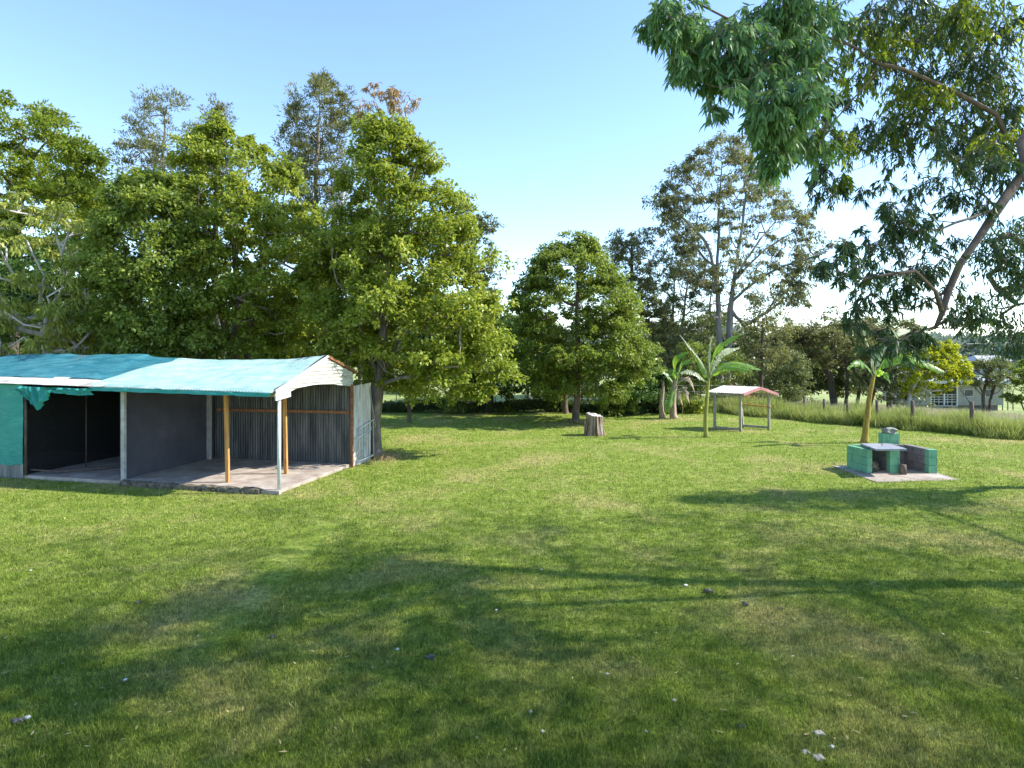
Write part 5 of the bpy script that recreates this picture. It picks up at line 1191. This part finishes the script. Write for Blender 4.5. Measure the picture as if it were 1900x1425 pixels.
def long_leaf_sprays(c, R, n_tw, per_tw, rs):
    """twigs fan out and hang; leaves sit along them and point down"""
    pos = []; dirs = []
    for _ in range(n_tw):
        d = Vector((rs.gauss(0, 1), rs.gauss(0, 1), rs.gauss(0, .55) + .15)).normalized(); L0 = R * rs.uniform(.6, 1.15)
        p = Vector(c) + Vector([rs.gauss(0, .22) * R for _ in range(3)]); pts = [p.copy()]; v = d.copy()
        for i in range(6):
            v = (v + Vector((0, 0, -.28))).normalized(); p = p + v * L0 / 6; pts.append(p.copy())
        for i in range(per_tw):
            f = rs.uniform(.1, 1) * 5.99; j = int(f); q = pts[j].lerp(pts[j + 1], f - j); dd = (pts[j + 1] - pts[j]).normalized()
            side = dd.cross(Vector([rs.gauss(0, 1) for _ in range(3)])).normalized()
            pos.append(tuple(q)); dirs.append(tuple(dd * .6 + side * .65))
        twv.tube(pts, [.0045, .004, .0035, .003, .0025, .002, .0015], 3, False)
    return pos, dirs
rs = random.Random(11)
for px, py, r, D, k, kind in near_sp:
    c = P(px, py - r * .25, D + rs.uniform(-.25, .25)); R = r * D / F * 1.05
    (skl if kind == 2 else sku).attach(c, .1, .12, .6)
    dens = {0: 2.2, 1: 2.3, 2: 1.9}[kind] * k * rs.uniform(.6, 1.2)
    layers = 2 if kind < 2 else 1
    for q in range(layers):
        cc = c + Vector((rs.gauss(0, .12) * R, q * R * .8 + rs.gauss(0, .2) * R, rs.gauss(0, .2) * R))
        a_, b_ = long_leaf_sprays(cc, R, int(9 * dens * max(1, R / .3)), 17, rs); SPR[3 if (kind == 1 and rs.random() < .5) else kind].append((a_, b_))
mats = {0: ('leaf_near', .105, .0255), 3: ('leaf_near_dark', .09, .02), 1: ('leaf_near_yellow', .085, .022), 2: ('leaf_near_dark', .088, .017)}
for kind in (0, 1, 2, 3):
    pos = np.array([q for a_, _ in SPR[kind] for q in a_]); dr = np.array([q for _, b_ in SPR[kind] for q in b_])
    m_, L0, W0 = mats[kind]; V, Fc = long_leaves(pos, L0, W0, .75 if kind == 0 else .6, dr, .35)
    o = poly_mesh('foliage', V, 4, M[m_], gum, Fc); o.data.shade_smooth()
twv.build('twigs', M['bark_brown'], gum)

# the rest of the wide crown, above and right of the picture, clumps added unseen to shade the near lawn
def shade_here(px, py):
    """where the photograph shows the near lawn in shade"""
    if py < 905: return False
    edge = np.interp(px, [-200, 0, 150, 380, 470, 560, 800, 1000, 1100, 1200, 1400, 1560, 1900, 2200], [998, 998, 998, 1014, 998, 985, 978, 968, 940, 922, 915, 912, 925, 930])
    if py > edge: pass
    elif 320 < px < 1010 and 938 < py < 962: return True
    else: return False
    for hx_, hy_, rx_, ry_ in ((1250, 1270, 80, 26), (1500, 1285, 75, 30), (1820, 1270, 90, 24), (1180, 1010, 110, 14), (560, 1075, 120, 18), (700, 1160, 110, 24), (440, 1340, 90, 34), (1400, 1170, 90, 18), (1840, 1130, 100, 18), (860, 985, 60, 8), (1500, 960, 90, 10), (1750, 965, 90, 14), (350, 1110, 60, 14), (980, 1110, 60, 16), (760, 1290, 60, 20)):
        if ((px - hx_) / rx_) ** 2 + ((py - hy_) / ry_) ** 2 < 1: return False
    return True
ko = (-math.cos(SUN_AZ) / math.tan(SUN_EL), -math.sin(SUN_AZ) / math.tan(SUN_EL))
C = []; tries = 0
while len(C) < 560 and tries < 400000:
    tries += 1
    gy = rng.uniform(2.5, 13.5); gx = rng.uniform(-.95, 1.15) * max(gy, 4.5)
    if not shade_here(950 + F * gx / gy, HOR + F * H / gy): continue
    if noise.noise(Vector((gx * .55, gy * .8, 5))) < -.34: continue
    h = rng.uniform(6.0, 14.5); x = gx - ko[0] * h; y = gy - ko[1] * h
    pxx = 950 + F * x / y; pyy = HOR - F * (h - H) / y; mg = .95 * F / y
    if pyy > -mg * 1.5 and pxx < 1900 + mg * 1.5: continue
    if x > 24 or x < -4 or math.hypot(x, y) + h < 15: continue
    C.append((x, y, h))
C = np.array(C); print('shade clumps', len(C), tries)
cut = (C[:, 0] < 14)
for sel, mat in ((cut, gum),):
    Cs = C[sel]; order = np.argsort(np.linalg.norm(Cs - np.array([10, 9.5, 9]), axis=1))
    for i in order[::6]: sk.attach(Cs[i], .2, .1, 1.0)
    pos, out = crown_points(Cs, 1.0, 38, .6, 12, .6)
    poly_mesh('crown', leaf_quads(pos, .16, .075, .4, .3, out), 4, M['leaf_near_yellow'], gum)
skm.mesh(.14, .004, 8, .5, .5).build('trunk', M['bark_brown'], gum, True)
skl.mesh(.062, .003, 8, .72).build('limb', M['bark_brown'], gum, True)
sku.mesh(.045, .003, 8, .75).build('limb', M['bark_brown'], gum, True)
# second gum at the right edge, further back
g2 = empty('edge_gum_tree', (17.5, 14.5, 0), 'leafy gum tree just reaching in at the right edge beside the fence', 'tree')
sk2 = Skel(); sk2.smooth_path([(17.5, 14.5, -.05), (17.3, 14.4, 3), (17.0, 14.2, 6), (17.2, 14.0, 9), (17, 14, 12)], -1, .5, .02)
Cs = C[~cut]; E2 = envelope([(395, 1885, 2050), (430, 1868, 2100), (480, 1842, 2150), (530, 1832, 2150), (580, 1835, 2150), (620, 1850, 2150), (655, 1878, 2100), (680, 1888, 2050)], 13.2, 115, .5, .4, 1.5)
for q in list(E2) + list(Cs[::8]): sk2.attach(q, .2, .12, 1.0)
sk2.mesh(.16, .005, 8, .58, .3).build('trunk', M['bark_grey'], g2, True)
pos, out = crown_points(E2, .42, 130, .8, 7, .42); V, Fc = long_leaves(pos, .13, .032, .8, out * .4, .6); poly_mesh('foliage', V, 4, M['leaf_near_dark'], g2, Fc)
pos, out = crown_points(Cs, 1.0, 38, .6, 12, .6); poly_mesh('crown', leaf_quads(pos, .16, .075, .4, .3, out), 4, M['leaf_near_yellow'], g2)  # upper leaf clumps added out of view, placed by the lawn shade they cast
